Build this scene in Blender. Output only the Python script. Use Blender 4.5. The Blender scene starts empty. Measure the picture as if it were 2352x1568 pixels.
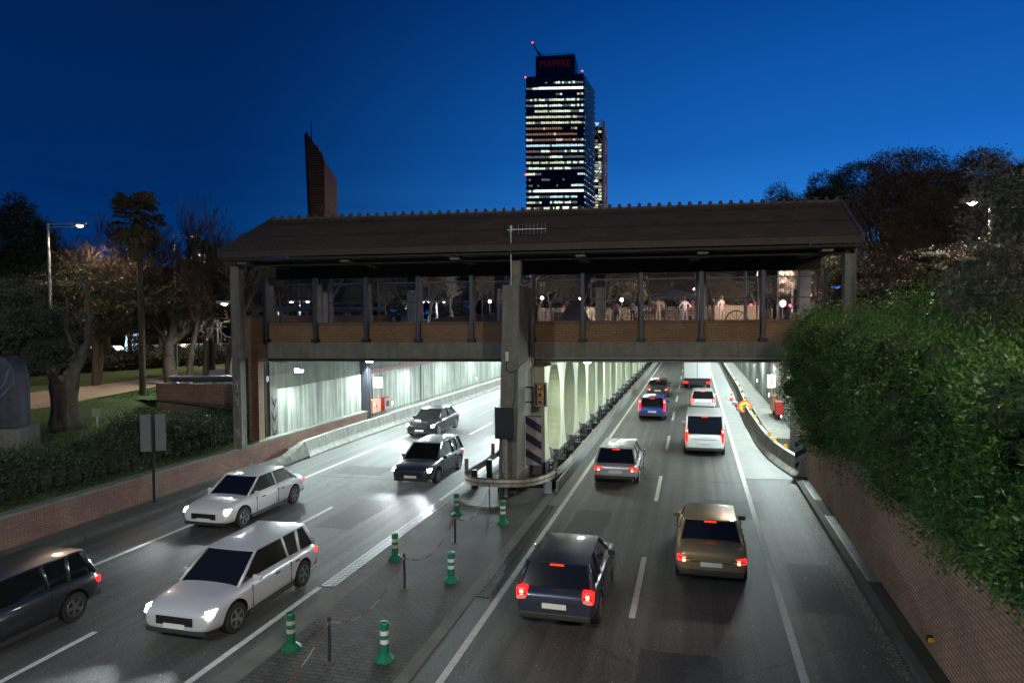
import bpy, bmesh, math, random
import numpy as np
from mathutils import Vector, Matrix
R = math.radians
random.seed(7); rng = np.random.default_rng(7)
S = bpy.context.scene
COL = S.collection

# ------------------------------------------------------------------ camera
F, CX, CY, CH = 1568.0, 1176.0, 784.0, 6.7
YAW, PITCH, ROLL = R(14.93), R(1.98), 0.008
fwd = np.array([-math.sin(YAW)*math.cos(PITCH), math.cos(YAW)*math.cos(PITCH), -math.sin(PITCH)])
rt0 = np.array([math.cos(YAW), math.sin(YAW), 0.0]); up0 = np.cross(rt0, fwd)
rt = math.cos(ROLL)*rt0 - math.sin(ROLL)*up0
up = math.sin(ROLL)*rt0 + math.cos(ROLL)*up0
EYE = np.array([0, 0, CH])
cam = bpy.data.objects.new('camera', bpy.data.cameras.new('camera')); COL.objects.link(cam)
cam.matrix_world = Matrix(((rt[0], up[0], -fwd[0], 0), (rt[1], up[1], -fwd[1], 0), (rt[2], up[2], -fwd[2], CH), (0, 0, 0, 1)))
cam.data.sensor_width = 36; cam.data.lens = 24; cam.data.clip_end = 6000; cam.data.clip_start = .1
S.camera = cam
def ray(x, y): return fwd + rt*(x-CX)/F + up*(CY-y)/F
def G(x, y, z=0):                      # where a sight line meets height z
    d = ray(x, y); return EYE + d*((z-CH)/d[2])
def D(x, y, dist):                     # a point at a horizontal distance
    d = ray(x, y); return EYE + d*(dist/math.hypot(d[0], d[1]))
def XP(x, y, X): d = ray(x, y); return EYE + d*(X/d[0])

# ------------------------------------------------------------------ world
w = bpy.data.worlds.new('World'); S.world = w; w.use_nodes = True
nt = w.node_tree; nt.nodes.clear()
def N(t, **k):
    n = nt.nodes.new(t)
    for a, b in k.items(): setattr(n, a, b)
    return n
L_ = lambda a, b: nt.links.new(a, b)
tc = N('ShaderNodeTexCoord'); sep = N('ShaderNodeSeparateXYZ'); L_(tc.outputs['Generated'], sep.inputs[0])
rampA = N('ShaderNodeValToRGB'); rampB = N('ShaderNodeValToRGB')
def setramp(r, pts):
    e = r.color_ramp.elements
    while len(e) < len(pts): e.new(.5)
    for q, (p, c) in zip(e, pts): q.position = p; q.color = (*c, 1)
setramp(rampA, [(0, (.0008, .036, .16)), (.10, (.0004, .031, .150)), (.22, (.0005, .022, .115)), (.45, (.0004, .0125, .073))])   # away from the afterglow
setramp(rampB, [(0, (.050, .32, .90)), (.10, (.026, .235, .74)), (.22, (.008, .13, .52)), (.45, (.0006, .050, .28))])       # towards the afterglow
for r_ in (rampA, rampB): L_(sep.outputs['Z'], r_.inputs[0])
dot = N('ShaderNodeVectorMath', operation='DOT_PRODUCT'); L_(tc.outputs['Generated'], dot.inputs[0]); dot.inputs[1].default_value = (math.sin(R(28)), math.cos(R(28)), 0)
mr = N('ShaderNodeMapRange'); mr.interpolation_type = 'SMOOTHSTEP'; L_(dot.outputs['Value'], mr.inputs[0]); mr.inputs[1].default_value = .35; mr.inputs[2].default_value = 1.02
mx = N('ShaderNodeMixRGB'); L_(mr.outputs[0], mx.inputs[0]); L_(rampA.outputs[0], mx.inputs[1]); L_(rampB.outputs[0], mx.inputs[2])
mp = N('ShaderNodeMapping'); mp.inputs['Scale'].default_value = (1.6, 1.6, 16); mp.inputs['Rotation'].default_value = (.03, .05, 0); L_(tc.outputs['Generated'], mp.inputs[0])
nz = N('ShaderNodeTexNoise'); nz.inputs['Scale'].default_value = 1.6; nz.inputs['Detail'].default_value = 5; L_(mp.outputs[0], nz.inputs[0])
cr = N('ShaderNodeValToRGB'); setramp(cr, [(.45, (1, 1, 1)), (.66, (.50, .60, .72))]); L_(nz.outputs[0], cr.inputs[0])
el = N('ShaderNodeMapRange'); L_(sep.outputs['Z'], el.inputs[0]); el.inputs[1].default_value = .03; el.inputs[2].default_value = .26; el.inputs[3].default_value = 1; el.inputs[4].default_value = 0
m2 = N('ShaderNodeMixRGB', blend_type='MULTIPLY'); L_(el.outputs[0], m2.inputs[0]); L_(mx.outputs[0], m2.inputs[1]); L_(cr.outputs[0], m2.inputs[2])
bg = N('ShaderNodeBackground'); L_(m2.outputs[0], bg.inputs[0]); bg.inputs[1].default_value = 1
wo = N('ShaderNodeOutputWorld'); L_(bg.outputs[0], wo.inputs[0])
S.view_settings.view_transform = 'Standard'; S.view_settings.look = 'None'; S.view_settings.exposure = 0; S.view_settings.gamma = 1
S.cycles.use_denoising = True; S.cycles.max_bounces = 6; S.cycles.diffuse_bounces = 3; S.cycles.glossy_bounces = 3
S.cycles.transmission_bounces = 4; S.cycles.sample_clamp_indirect = 4; S.cycles.caustics_reflective = False; S.cycles.caustics_refractive = False

# ------------------------------------------------------------------ materials
MATS = {}
def mat(name, c, rough=.8, metal=0, var=.12, scale=3, bump=0, bscale=40, coat=0, spec=None, streak=0, speck=0, sscale=55, tracks=None):
    """noise-varied principled material; streak = vertical dirt runs; speck = fine grains"""
    if name in MATS: return MATS[name]
    m = bpy.data.materials.new(name); m.use_nodes = True; MATS[name] = m
    t = m.node_tree; b = t.nodes['Principled BSDF']
    def n(ty, **k):
        q = t.nodes.new(ty)
        for a, v in k.items(): setattr(q, a, v)
        return q
    co = n('ShaderNodeTexCoord')
    nz = n('ShaderNodeTexNoise'); nz.inputs['Scale'].default_value = scale; nz.inputs['Detail'].default_value = 6; nz.inputs['Roughness'].default_value = .6
    t.links.new(co.outputs['Object'], nz.inputs[0])
    mr = n('ShaderNodeMapRange'); t.links.new(nz.outputs[0], mr.inputs[0]); mr.inputs[1].default_value = .25; mr.inputs[2].default_value = .75
    mr.inputs[3].default_value = 1-var; mr.inputs[4].default_value = 1+var
    v = mr.outputs[0]
    def mul(a, bb):
        q = n('ShaderNodeMath', operation='MULTIPLY'); t.links.new(a, q.inputs[0]); t.links.new(bb, q.inputs[1]); return q.outputs[0]
    if streak:
        mp = n('ShaderNodeMapping'); mp.inputs['Scale'].default_value = (2.6, 2.6, .12); t.links.new(co.outputs['Object'], mp.inputs[0])
        n2 = n('ShaderNodeTexNoise'); n2.inputs['Scale'].default_value = 1.5; n2.inputs['Detail'].default_value = 5; t.links.new(mp.outputs[0], n2.inputs[0])
        q = n('ShaderNodeMapRange'); t.links.new(n2.outputs[0], q.inputs[0]); q.inputs[1].default_value = .35; q.inputs[2].default_value = .65; q.inputs[3].default_value = 1-streak; q.inputs[4].default_value = 1+streak*.4
        v = mul(v, q.outputs[0])
    if speck:
        n3 = n('ShaderNodeTexNoise'); n3.inputs['Scale'].default_value = sscale; n3.inputs['Detail'].default_value = 3; t.links.new(co.outputs['Object'], n3.inputs[0])
        q = n('ShaderNodeMapRange'); t.links.new(n3.outputs[0], q.inputs[0]); q.inputs[1].default_value = .3; q.inputs[2].default_value = .7; q.inputs[3].default_value = 1-speck; q.inputs[4].default_value = 1+speck
        v = mul(v, q.outputs[0])
    if tracks:                        # polished wheel tracks and oil line worn along each lane
        s_ = n('ShaderNodeSeparateXYZ'); t.links.new(co.outputs['Object'], s_.inputs[0])
        mp = n('ShaderNodeMapping'); mp.inputs['Scale'].default_value = (3.2, .05, 1); t.links.new(co.outputs['Object'], mp.inputs[0])
        n2 = n('ShaderNodeTexNoise'); n2.inputs['Scale'].default_value = 1; n2.inputs['Detail'].default_value = 3; t.links.new(mp.outputs[0], n2.inputs[0])
        q = n('ShaderNodeMapRange'); t.links.new(n2.outputs[0], q.inputs[0]); q.inputs[1].default_value = .38; q.inputs[2].default_value = .62; q.inputs[3].default_value = 1-tracks; q.inputs[4].default_value = 1+tracks*.5
        v = mul(v, q.outputs[0])
        n5 = n('ShaderNodeTexVoronoi'); n5.inputs['Scale'].default_value = .33; n5.feature = 'DISTANCE_TO_EDGE'
        n6 = n('ShaderNodeTexNoise'); n6.inputs['Scale'].default_value = 2.5; n6.inputs['Detail'].default_value = 6; t.links.new(co.outputs['Object'], n6.inputs[0])
        mw = n('ShaderNodeMixRGB'); mw.inputs[0].default_value = .25; t.links.new(co.outputs['Object'], mw.inputs[1]); t.links.new(n6.outputs['Color'], mw.inputs[2]); t.links.new(mw.outputs[0], n5.inputs['Vector'])
        q = n('ShaderNodeMapRange'); t.links.new(n5.outputs['Distance'], q.inputs[0]); q.inputs[1].default_value = .0; q.inputs[2].default_value = .008; q.inputs[3].default_value = .55; q.inputs[4].default_value = 1
        v = mul(v, q.outputs[0])
    mc = n('ShaderNodeMixRGB', blend_type='MULTIPLY'); mc.inputs[0].default_value = 1; mc.inputs[1].default_value = (*c, 1)
    t.links.new(v, mc.inputs[2]); t.links.new(mc.outputs[0], b.inputs['Base Color'])
    b.inputs['Roughness'].default_value = rough; b.inputs['Metallic'].default_value = metal
    if coat: b.inputs['Coat Weight'].default_value = coat; b.inputs['Coat Roughness'].default_value = .05
    if spec is not None: b.inputs['Specular IOR Level'].default_value = spec
    if bump:
        n4 = n('ShaderNodeTexNoise'); n4.inputs['Scale'].default_value = bscale; n4.inputs['Detail'].default_value = 3; t.links.new(co.outputs['Object'], n4.inputs[0])
        bp = n('ShaderNodeBump'); bp.inputs['Strength'].default_value = bump; bp.inputs['Distance'].default_value = .02; t.links.new(n4.outputs[0], bp.inputs['Height']); t.links.new(bp.outputs[0], b.inputs['Normal'])
    return m
def emat(name, c, s, base=(.8, .8, .8)):
    if name in MATS: return MATS[name]
    m = bpy.data.materials.new(name); m.use_nodes = True; MATS[name] = m
    b = m.node_tree.nodes['Principled BSDF']; b.inputs['Base Color'].default_value = (*base, 1)
    b.inputs['Emission Color'].default_value = (*c, 1); b.inputs['Emission Strength'].default_value = s; b.inputs['Roughness'].default_value = .3
    return m
def brick(name, c1, c2, mortar, ax=('X', 'Z'), bw=.25, bh=.065, ms=.010, var=.2, rough=.85, off=.5, stain=0):
    if name in MATS: return MATS[name]
    m = bpy.data.materials.new(name); m.use_nodes = True; MATS[name] = m
    t = m.node_tree; b = t.nodes['Principled BSDF']
    co = t.nodes.new('ShaderNodeTexCoord'); sp = t.nodes.new('ShaderNodeSeparateXYZ'); cb = t.nodes.new('ShaderNodeCombineXYZ')
    t.links.new(co.outputs['Object'], sp.inputs[0]); t.links.new(sp.outputs[ax[0]], cb.inputs[0]); t.links.new(sp.outputs[ax[1]], cb.inputs[1])
    br = t.nodes.new('ShaderNodeTexBrick'); t.links.new(cb.outputs[0], br.inputs[0])
    br.offset = off
    for k, v in (('Scale', 1), ('Mortar Size', ms), ('Brick Width', bw), ('Row Height', bh), ('Mortar Smooth', .1), ('Bias', 0)): br.inputs[k].default_value = v
    br.inputs['Color1'].default_value = (*c1, 1); br.inputs['Color2'].default_value = (*c2, 1); br.inputs['Mortar'].default_value = (*mortar, 1)
    nz = t.nodes.new('ShaderNodeTexNoise'); nz.inputs['Scale'].default_value = .8; nz.inputs['Detail'].default_value = 7; t.links.new(co.outputs['Object'], nz.inputs[0])
    mr = t.nodes.new('ShaderNodeMapRange'); t.links.new(nz.outputs[0], mr.inputs[0]); mr.inputs[1].default_value = .3; mr.inputs[2].default_value = .7; mr.inputs[3].default_value = 1-var; mr.inputs[4].default_value = 1+var*.6
    mc = t.nodes.new('ShaderNodeMixRGB'); mc.blend_type = 'MULTIPLY'; mc.inputs[0].default_value = 1
    t.links.new(br.outputs[0], mc.inputs[1]); t.links.new(mr.outputs[0], mc.inputs[2]); out = mc.outputs[0]
    if stain:
        n2 = t.nodes.new('ShaderNodeTexNoise'); n2.inputs['Scale'].default_value = .45; n2.inputs['Detail'].default_value = 8; n2.inputs['Roughness'].default_value = .65; t.links.new(co.outputs['Object'], n2.inputs[0])
        r2 = t.nodes.new('ShaderNodeMapRange'); t.links.new(n2.outputs[0], r2.inputs[0]); r2.inputs[1].default_value = .55; r2.inputs[2].default_value = .63; r2.inputs[3].default_value = 0; r2.inputs[4].default_value = stain
        m3 = t.nodes.new('ShaderNodeMixRGB'); t.links.new(r2.outputs[0], m3.inputs[0]); t.links.new(out, m3.inputs[1]); m3.inputs[2].default_value = (.10, .085, .08, 1); out = m3.outputs[0]
    t.links.new(out, b.inputs['Base Color']); b.inputs['Roughness'].default_value = rough
    bp = t.nodes.new('ShaderNodeBump'); bp.inputs['Strength'].default_value = .5; bp.inputs['Distance'].default_value = .008; bp.invert = True
    t.links.new(br.outputs['Fac'], bp.inputs['Height']); t.links.new(bp.outputs[0], b.inputs['Normal'])
    return m
def leafmat(name, c1, c2, rough=.45, trans=.15):
    if name in MATS: return MATS[name]
    m = bpy.data.materials.new(name); m.use_nodes = True; MATS[name] = m
    t = m.node_tree; b = t.nodes['Principled BSDF']
    g = t.nodes.new('ShaderNodeNewGeometry'); r = t.nodes.new('ShaderNodeValToRGB')
    r.color_ramp.elements[0].color = (*c1, 1); r.color_ramp.elements[1].color = (*c2, 1)
    t.links.new(g.outputs['Random Per Island'], r.inputs[0]); t.links.new(r.outputs[0], b.inputs['Base Color'])
    b.inputs['Roughness'].default_value = rough
    if trans:
        tr = t.nodes.new('ShaderNodeBsdfTranslucent'); t.links.new(r.outputs[0], tr.inputs[0])
        mx = t.nodes.new('ShaderNodeMixShader'); mx.inputs[0].default_value = trans
        t.links.new(b.outputs[0], mx.inputs[1]); t.links.new(tr.outputs[0], mx.inputs[2]); t.links.new(mx.outputs[0], t.nodes['Material Output'].inputs[0])
    return m

M_asph = mat('asphalt', (.066, .069, .065), .62, var=.22, scale=.5, bump=.7, bscale=34, speck=.55, sscale=22, tracks=.32)
M_asphd = mat('asphalt_shoulder', (.05, .052, .05), .7, var=.25, scale=1.1, bump=.5, bscale=60, speck=.5)
M_slab = mat('pale_concrete_slab', (.20, .205, .195), .7, var=.2, scale=1.2, bump=.1, bscale=30, speck=.12)
M_conc = mat('weathered_concrete', (.15, .152, .128), .85, var=.28, scale=1.6, bump=.3, bscale=12, streak=.16, speck=.15, sscale=18)
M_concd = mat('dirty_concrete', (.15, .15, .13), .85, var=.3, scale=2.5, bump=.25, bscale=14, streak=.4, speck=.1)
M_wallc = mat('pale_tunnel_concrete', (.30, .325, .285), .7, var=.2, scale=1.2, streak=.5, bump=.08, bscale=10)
M_wallu = mat('shaded_two_tone_concrete', (.13, .14, .12), .85, var=.2, scale=2, streak=.3)  # darker upper paint, with the shadow above the lit line put into its colour
M_green = mat('pale_green_panel', (.25, .30, .18), .6, var=.16, scale=1.0, streak=.18)
M_pier = mat('cream_painted_concrete', (.46, .50, .385), .6, var=.07, scale=1.4, streak=.12)
M_dark = mat('dark_steel', (.02, .022, .026), .45, .6, var=.1)
M_blued = mat('dark_blue_steel', (.035, .042, .062), .5, .3, var=.12)
M_galv = mat('galvanised_steel', (.36, .37, .36), .42, .75, var=.2, scale=5, bump=.05)
M_galvd = mat('weathered_galvanised_steel', (.30, .29, .25), .5, .5, var=.35, scale=6, streak=.3)
M_rail = mat('sooty_steel', (.02, .02, .019), .7, .1, var=.3)
M_white = mat('road_paint', (.50, .52, .47), .7, var=.22, scale=6, speck=.25)
M_black = mat('black_plastic', (.012, .012, .013), .4, var=.05)
M_tyre = mat('rubber', (.015, .015, .015), .8, var=.1)
M_glassd = mat('dark_car_glass', (.008, .010, .012), .06, 0, var=.0, spec=.8)
M_rim = mat('alloy', (.35, .36, .37), .3, .9, var=.05)
M_plate = mat('number_plate', (.75, .75, .72), .4, var=.02)
M_wood = mat('bark', (.075, .055, .038), .9, var=.3, scale=6, bump=.6, bscale=18, streak=.3)
M_woodl = mat('pale_bark', (.20, .165, .13), .9, var=.3, scale=6, bump=.5, bscale=18)
M_oliveb = mat('grey_olive_bark', (.10, .092, .07), .9, var=.35, scale=4, bump=1, bscale=12, streak=.5)
M_tile = None

# ------------------------------------------------------------------ mesh helpers
class MB:
    def __init__(s): s.v = []; s.f = []; s.m = []; s.smooth = False
    def add(s, vs, fs, mi=0):
        o = len(s.v); s.v.extend([tuple(map(float, q)) for q in vs]); s.f.extend([tuple(i+o for i in f) for f in fs]); s.m.extend([mi]*len(fs)); return s
    def box(s, x0, x1, y0, y1, z0, z1, mi=0):
        vs = [(x0, y0, z0), (x1, y0, z0), (x1, y1, z0), (x0, y1, z0), (x0, y0, z1), (x1, y0, z1), (x1, y1, z1), (x0, y1, z1)]
        return s.add(vs, [(0, 3, 2, 1), (4, 5, 6, 7), (0, 1, 5, 4), (1, 2, 6, 5), (2, 3, 7, 6), (3, 0, 4, 7)], mi)
    def hexa(s, lo, hi, mi=0):           # lo, hi: 4 points each, same winding (ccw from above)
        return s.add(list(lo)+list(hi), [(3, 2, 1, 0), (4, 5, 6, 7), (0, 1, 5, 4), (1, 2, 6, 5), (2, 3, 7, 6), (3, 0, 4, 7)], mi)
    def tube(s, pts, r, n=8, mi=0, caps=True):
        pts = [Vector(p) for p in pts]; rr = r if hasattr(r, '__len__') else [r]*len(pts)
        vs = []; fs = []; prev = None
        for i, p in enumerate(pts):
            d = (pts[min(i+1, len(pts)-1)]-pts[max(i-1, 0)])
            d = d.normalized() if d.length > 1e-9 else Vector((0, 0, 1))
            a = prev if prev is not None and abs(prev.dot(d)) < .98 else (Vector((0, 0, 1)) if abs(d.z) < .9 else Vector((1, 0, 0)))
            x = (a - d*a.dot(d)).normalized(); y = d.cross(x); prev = x
            for k in range(n):
                t = 2*math.pi*k/n; vs.append(p + (x*math.cos(t)+y*math.sin(t))*rr[i])
        for i in range(len(pts)-1):
            for k in range(n):
                a = i*n+k; b = i*n+(k+1) % n; fs.append((a, b, b+n, a+n))
        if caps: fs.append(tuple(range(n-1, -1, -1))); fs.append(tuple(range(len(vs)-n, len(vs))))
        return s.add(vs, fs, mi)
    def lathe(s, prof, n=16, c=(0, 0), mi=0, rot=0):       # prof: list (r, z)
        vs = []; fs = []
        for r, z in prof:
            for k in range(n):
                t = 2*math.pi*k/n+rot; vs.append((c[0]+r*math.cos(t), c[1]+r*math.sin(t), z))
        for i in range(len(prof)-1):
            for k in range(n):
                a = i*n+k; b = i*n+(k+1) % n; fs.append((a, b, b+n, a+n))
        fs.append(tuple(range(n-1, -1, -1))); fs.append(tuple(range(len(vs)-n, len(vs))))
        return s.add(vs, fs, mi)
    def prism(s, poly, axis, a0, a1, mi=0):   # poly 2D (ccw) extruded along axis 'x'/'y'/'z'
        def P3(p, a):
            return {'x': (a, p[0], p[1]), 'y': (p[0], a, p[1]), 'z': (p[0], p[1], a)}[axis]
        n = len(poly); vs = [P3(p, a0) for p in poly]+[P3(p, a1) for p in poly]
        fs = [tuple(range(n-1, -1, -1)), tuple(range(n, 2*n))]+[(k, (k+1) % n, n+(k+1) % n, n+k) for k in range(n)]
        return s.add(vs, fs, mi)
    def quad(s, a, b, c, d, mi=0): return s.add([a, b, c, d], [(0, 1, 2, 3)], mi)
    def build(s, name, mats, parent=None, bevel=0, smooth=False, subsurf=0, loc=None, rotz=None, fixn=True):
        me = bpy.data.meshes.new(name); me.from_pydata(s.v, [], s.f)
        ms = mats if isinstance(mats, (list, tuple)) else [mats]
        for m in ms: me.materials.append(m)
        me.polygons.foreach_set('material_index', s.m)
        if fixn:
            bm = bmesh.new(); bm.from_mesh(me); bmesh.ops.recalc_face_normals(bm, faces=bm.faces); bm.to_mesh(me); bm.free()
        if smooth: me.polygons.foreach_set('use_smooth', [True]*len(me.polygons))
        me.update()
        o = bpy.data.objects.new(name, me); COL.objects.link(o)
        if parent: o.parent = parent
        if bevel:
            b = o.modifiers.new('b', 'BEVEL'); b.width = bevel; b.segments = 2; b.limit_method = 'ANGLE'
        if subsurf:
            q = o.modifiers.new('s', 'SUBSURF'); q.levels = q.render_levels = subsurf
        if loc is not None: o.location = loc
        if rotz is not None: o.rotation_euler.z = rotz
        return o
def fast(name, verts, faces_n, idx, mats, parent=None, matidx=None, smooth=False):
    """numpy mesh: idx flat vertex indices, all faces of faces_n corners"""
    me = bpy.data.meshes.new(name); nf = len(idx)//faces_n
    me.vertices.add(len(verts)); me.vertices.foreach_set('co', np.asarray(verts, np.float32).ravel())
    me.loops.add(len(idx)); me.loops.foreach_set('vertex_index', np.asarray(idx, np.int32))
    me.polygons.add(nf); me.polygons.foreach_set('loop_start', np.arange(0, nf*faces_n, faces_n, dtype=np.int32))
    for m in (mats if isinstance(mats, (list, tuple)) else [mats]): me.materials.append(m)
    if smooth: me.polygons.foreach_set('use_smooth', np.ones(nf, bool))
    me.update(calc_edges=True); me.validate()
    o = bpy.data.objects.new(name, me); COL.objects.link(o)
    if parent: o.parent = parent
    return o
def tag(o, label=None, cat=None, group=None, kind=None):
    if label: o['label'] = label
    if cat: o['category'] = cat
    if group: o['group'] = group
    if kind: o['kind'] = kind
    return o
def thing(name, label, cat, loc=(0, 0, 0), rotz=0, group=None):
    o = bpy.data.objects.new(name, None); COL.objects.link(o); o.location = tuple(map(float, loc)); o.rotation_euler.z = rotz
    return tag(o, label, cat, group)
def struct(o): o['kind'] = 'structure'; return o
def copy_tree(o, label=None, loc=None, rotz=None, scale=None):
    def cp(s, par):
        c = s.copy(); COL.objects.link(c)
        if par: c.parent = par
        for ch in [q for q in bpy.data.objects if q.parent == s]: cp(ch, c)
        return c
    r = cp(o, None)
    if label: r['label'] = label
    if loc is not None: r.location = tuple(map(float, loc))
    if rotz is not None: r.rotation_euler.z = rotz
    if scale is not None: r.scale = (scale,)*3 if not hasattr(scale, '__len__') else scale
    return r
def lamp(name, kind, loc, power, color, parent=None, size=.5, target=None, spot=None, blend=.5):
    l = bpy.data.lights.new(name, kind); l.energy = power; l.color = color
    if kind == 'AREA': l.size = size
    elif kind in ('POINT', 'SPOT'): l.shadow_soft_size = size
    if kind == 'SPOT': l.spot_size = spot; l.spot_blend = blend
    o = bpy.data.objects.new(name, l); COL.objects.link(o); o.location = tuple(map(float, loc))
    if target is not None:
        o.rotation_euler = (Vector(target)-Vector(loc)).to_track_quat('-Z', 'Y').to_euler()
    if parent: o.parent = parent
    return o
def textmesh(name, txt, size, m, parent, loc, rot, ext=.01, align='CENTER'):
    cu = bpy.data.curves.new(name, 'FONT'); cu.body = txt; cu.size = size; cu.extrude = ext; cu.align_x = align; cu.align_y = 'CENTER'
    t = bpy.data.objects.new(name, cu); COL.objects.link(t)
    dg = bpy.context.evaluated_depsgraph_get(); me = bpy.data.meshes.new_from_object(t.evaluated_get(dg))
    bpy.data.objects.remove(t); me.materials.clear(); me.materials.append(m)
    o = bpy.data.objects.new(name, me); COL.objects.link(o); o.parent = parent; o.location = loc; o.rotation_euler = rot
    return o

# ------------------------------------------------------------------ ground, roads
struct(MB().box(-1500, 1500, -60, 2500, -1.2, -.6).build('ground', mat('earth', (.05, .045, .035))))
def sheet(name, m, x0, x1, y0, y1, z, kind=True, top=.0):
    o = MB().box(x0, x1, y0, y1, z-.3, z).build(name, m); return struct(o) if kind else o
sheet('road', M_asph, -18.05, -8.68, -30, 150, 0)
o = sheet('road', M_asph, -5.08, 4.0, -30, 150, 0)
# pale concrete shoulder inside the right tunnel starts at an expansion joint
struct(MB().prism([(1.95, 29.4), (4.0, 29.8), (4.0, 150), (1.95, 150)], 'z', .001, .005).build('shoulder_slab', M_slab))
struct(MB().box(-8.68, -8.15, -30, 26.6, -.3, .014).box(-5.36, -5.08, -30, 26, -.3, .014).build('kerb_strip', mat('kerb_concrete', (.12, .125, .11), .85, var=.35, scale=1.3, speck=.25, bump=.3, bscale=30)))
M_pav = brick('grey_paving_block', (.060, .062, .055), (.088, .088, .078), (.018, .018, .016), ('X', 'Y'), .26, .125, .012, .35, .75)
struct(MB().box(-8.15, -5.36, -30, 26, -.3, .012).build('median', M_pav))
struct(MB().box(-8.68, -5.08, 26.6, 150, -.3, .008).build('tunnel_verge', mat('sooty_ground', (.025, .025, .022), .9, var=.3)))
M_kerb = mat('kerb_stone', (.085, .088, .08), .85, var=.3, scale=2.2, speck=.2, bump=.2, bscale=20)
struct(MB().box(3.95, 4.16, -10, 30.2, -.3, .13).build('kerb', M_kerb, bevel=.02))
M_walk = brick('walk_slab', (.05, .042, .034), (.07, .058, .045), (.02, .018, .015), ('Y', 'X'), .055, .6, .008, .3, .8, off=0)
struct(MB().box(4.16, 4.46, -10, 36, -.3, .115).build('walkway', M_walk))
mb = MB()
for k in range(34):
    mb.box(-18.35, -18.05, -8+k*1.12, -8+k*1.12+1.10, -.3, .13)
struct(mb.build('kerb', M_kerb, bevel=.02))
struct(MB().box(-19.3, -18.35, -10, 29, -.3, .115).build('pavement', mat('pavement_tile', (.07, .072, .066), .85, var=.3, scale=1.5, speck=.2)))
# painted markings
mb = MB()
def line(x, y0, y1, wd=.15, z=.006):
    n = max(1, int((y1-y0)/2.2))
    for i in range(n):
        a = y0+(y1-y0)*i/n; b = y0+(y1-y0)*(i+1)/n
        mb.add([(x-wd/2, a, z), (x+wd/2, a, z), (x+wd/2, b, z), (x-wd/2, b, z)], [(0, 1, 2, 3)])
line(-4.52, -10, 150, .15); line(1.97, -10, 150, .16, .009); line(-15.93, -10, 150, .14)
line(-9.05, -10, 15.05, .15); line(-9.05, 23.4, 150, .15)
for k in range(-1, 14): line(-1.33, 15.15+10*k, 19.15+10*k, .14); line(-12.48, 7.2+10*k, 11.7+10*k, .14)
struct(mb.build('road_marking', M_white))
# joints and patches in the asphalt
mb = MB().box(-16.6, -9.2, 25.95, 25.99, 0, .003).box(-4.9, 1.9, 28.6, 28.64, 0, .003).box(-4.9, 1.9, 46, 46.03, 0, .003)
struct(mb.build('road_joint', mat('bitumen', (.02, .02, .02), .6)))
M_patch = mat('fresh_asphalt', (.040, .042, .041), .7, var=.2, scale=2, bump=.6, bscale=34, speck=.45, sscale=20)
for (x0, y0, w_, l_) in ((-11.9, 19.5, 1.3, 3.4), (-15.2, 26.6, 2.2, 1.5), (-1.0, 11.2, 1.5, 2.6), (.4, 23.6, 1.9, 2.2), (-3.9, 20.8, 1.2, 2.6), (2.4, 16.4, 1.1, 3.2)):
    pl_ = []
    for (a0, a1), (b0_, b1_) in zip([(0, 0), (w_, 0), (w_, l_), (0, l_)], [(w_, 0), (w_, l_), (0, l_), (0, 0)]):
        for k in range(6): s = k/6; pl_.append((x0+a0+(b0_-a0)*s+random.uniform(-.05, .05), y0+a1+(b1_-a1)*s+random.uniform(-.05, .05)))
    struct(MB().prism(pl_, 'z', .0005, .003).build('road_patch', M_patch))
# drain grates
def grate(x0, x1, y0, y1, z, m, label, step=.11, rows=2):
    b = MB(); b.box(x0, x0+.03, y0, y1, z-.03, z+.008); b.box(x1-.03, x1, y0, y1, z-.03, z+.008)
    for r in range(1, rows): xx = x0+(x1-x0)*r/rows; b.box(xx-.012, xx+.012, y0, y1, z-.03, z+.008)
    n = int((y1-y0)/step)
    for i in range(n): yy = y0+i*step; b.box(x0+.03, x1-.03, yy, yy+step*.45, z-.03, z+.005)
    t = thing('drain_grate', label, 'drain', (0, 0, 0)); b.build('grate_bars', m, t)
    MB().box(x0+.01, x1-.01, y0, y1, z-.05, z-.012+.008).build('channel', M_black, t)
M_cast = mat('cast_iron', (.05, .05, .048), .6, .4, var=.3)
grate(-9.06, -8.69, 15.15, 23.35, .016, M_galv, 'long galvanised drain grate beside the left carriageway')
grate(-5.07, -4.73, 15.45, 23.7, .014, M_cast, 'long dark iron drain grate beside the right carriageway')
grate(4.17, 4.45, 18.4, 24.2, .118, M_galv, 'pale slotted drain cover at the foot of the right brick wall', .09, 1)
grate(4.17, 4.45, 26.2, 29.3, .118, M_galv, 'short pale drain cover near the tunnel mouth on the right', .09, 1)
for (x, y, lb) in ((-7.86, 23.2, 'round manhole cover in the paving near the guardrail, left one'), (-6.9, 22.9, 'round manhole cover in the paving near the guardrail, right one')):
    b = MB().lathe([(.36, 0), (.36, .008), (.33, .010)], 24)
    for k in range(5): b.box(-.28, .28, -.24+k*.11, -.20+k*.11, .008, .015)
    tag(b.build('manhole_cover', M_cast, loc=(x, y, .012)), lb, 'manhole cover')
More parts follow.
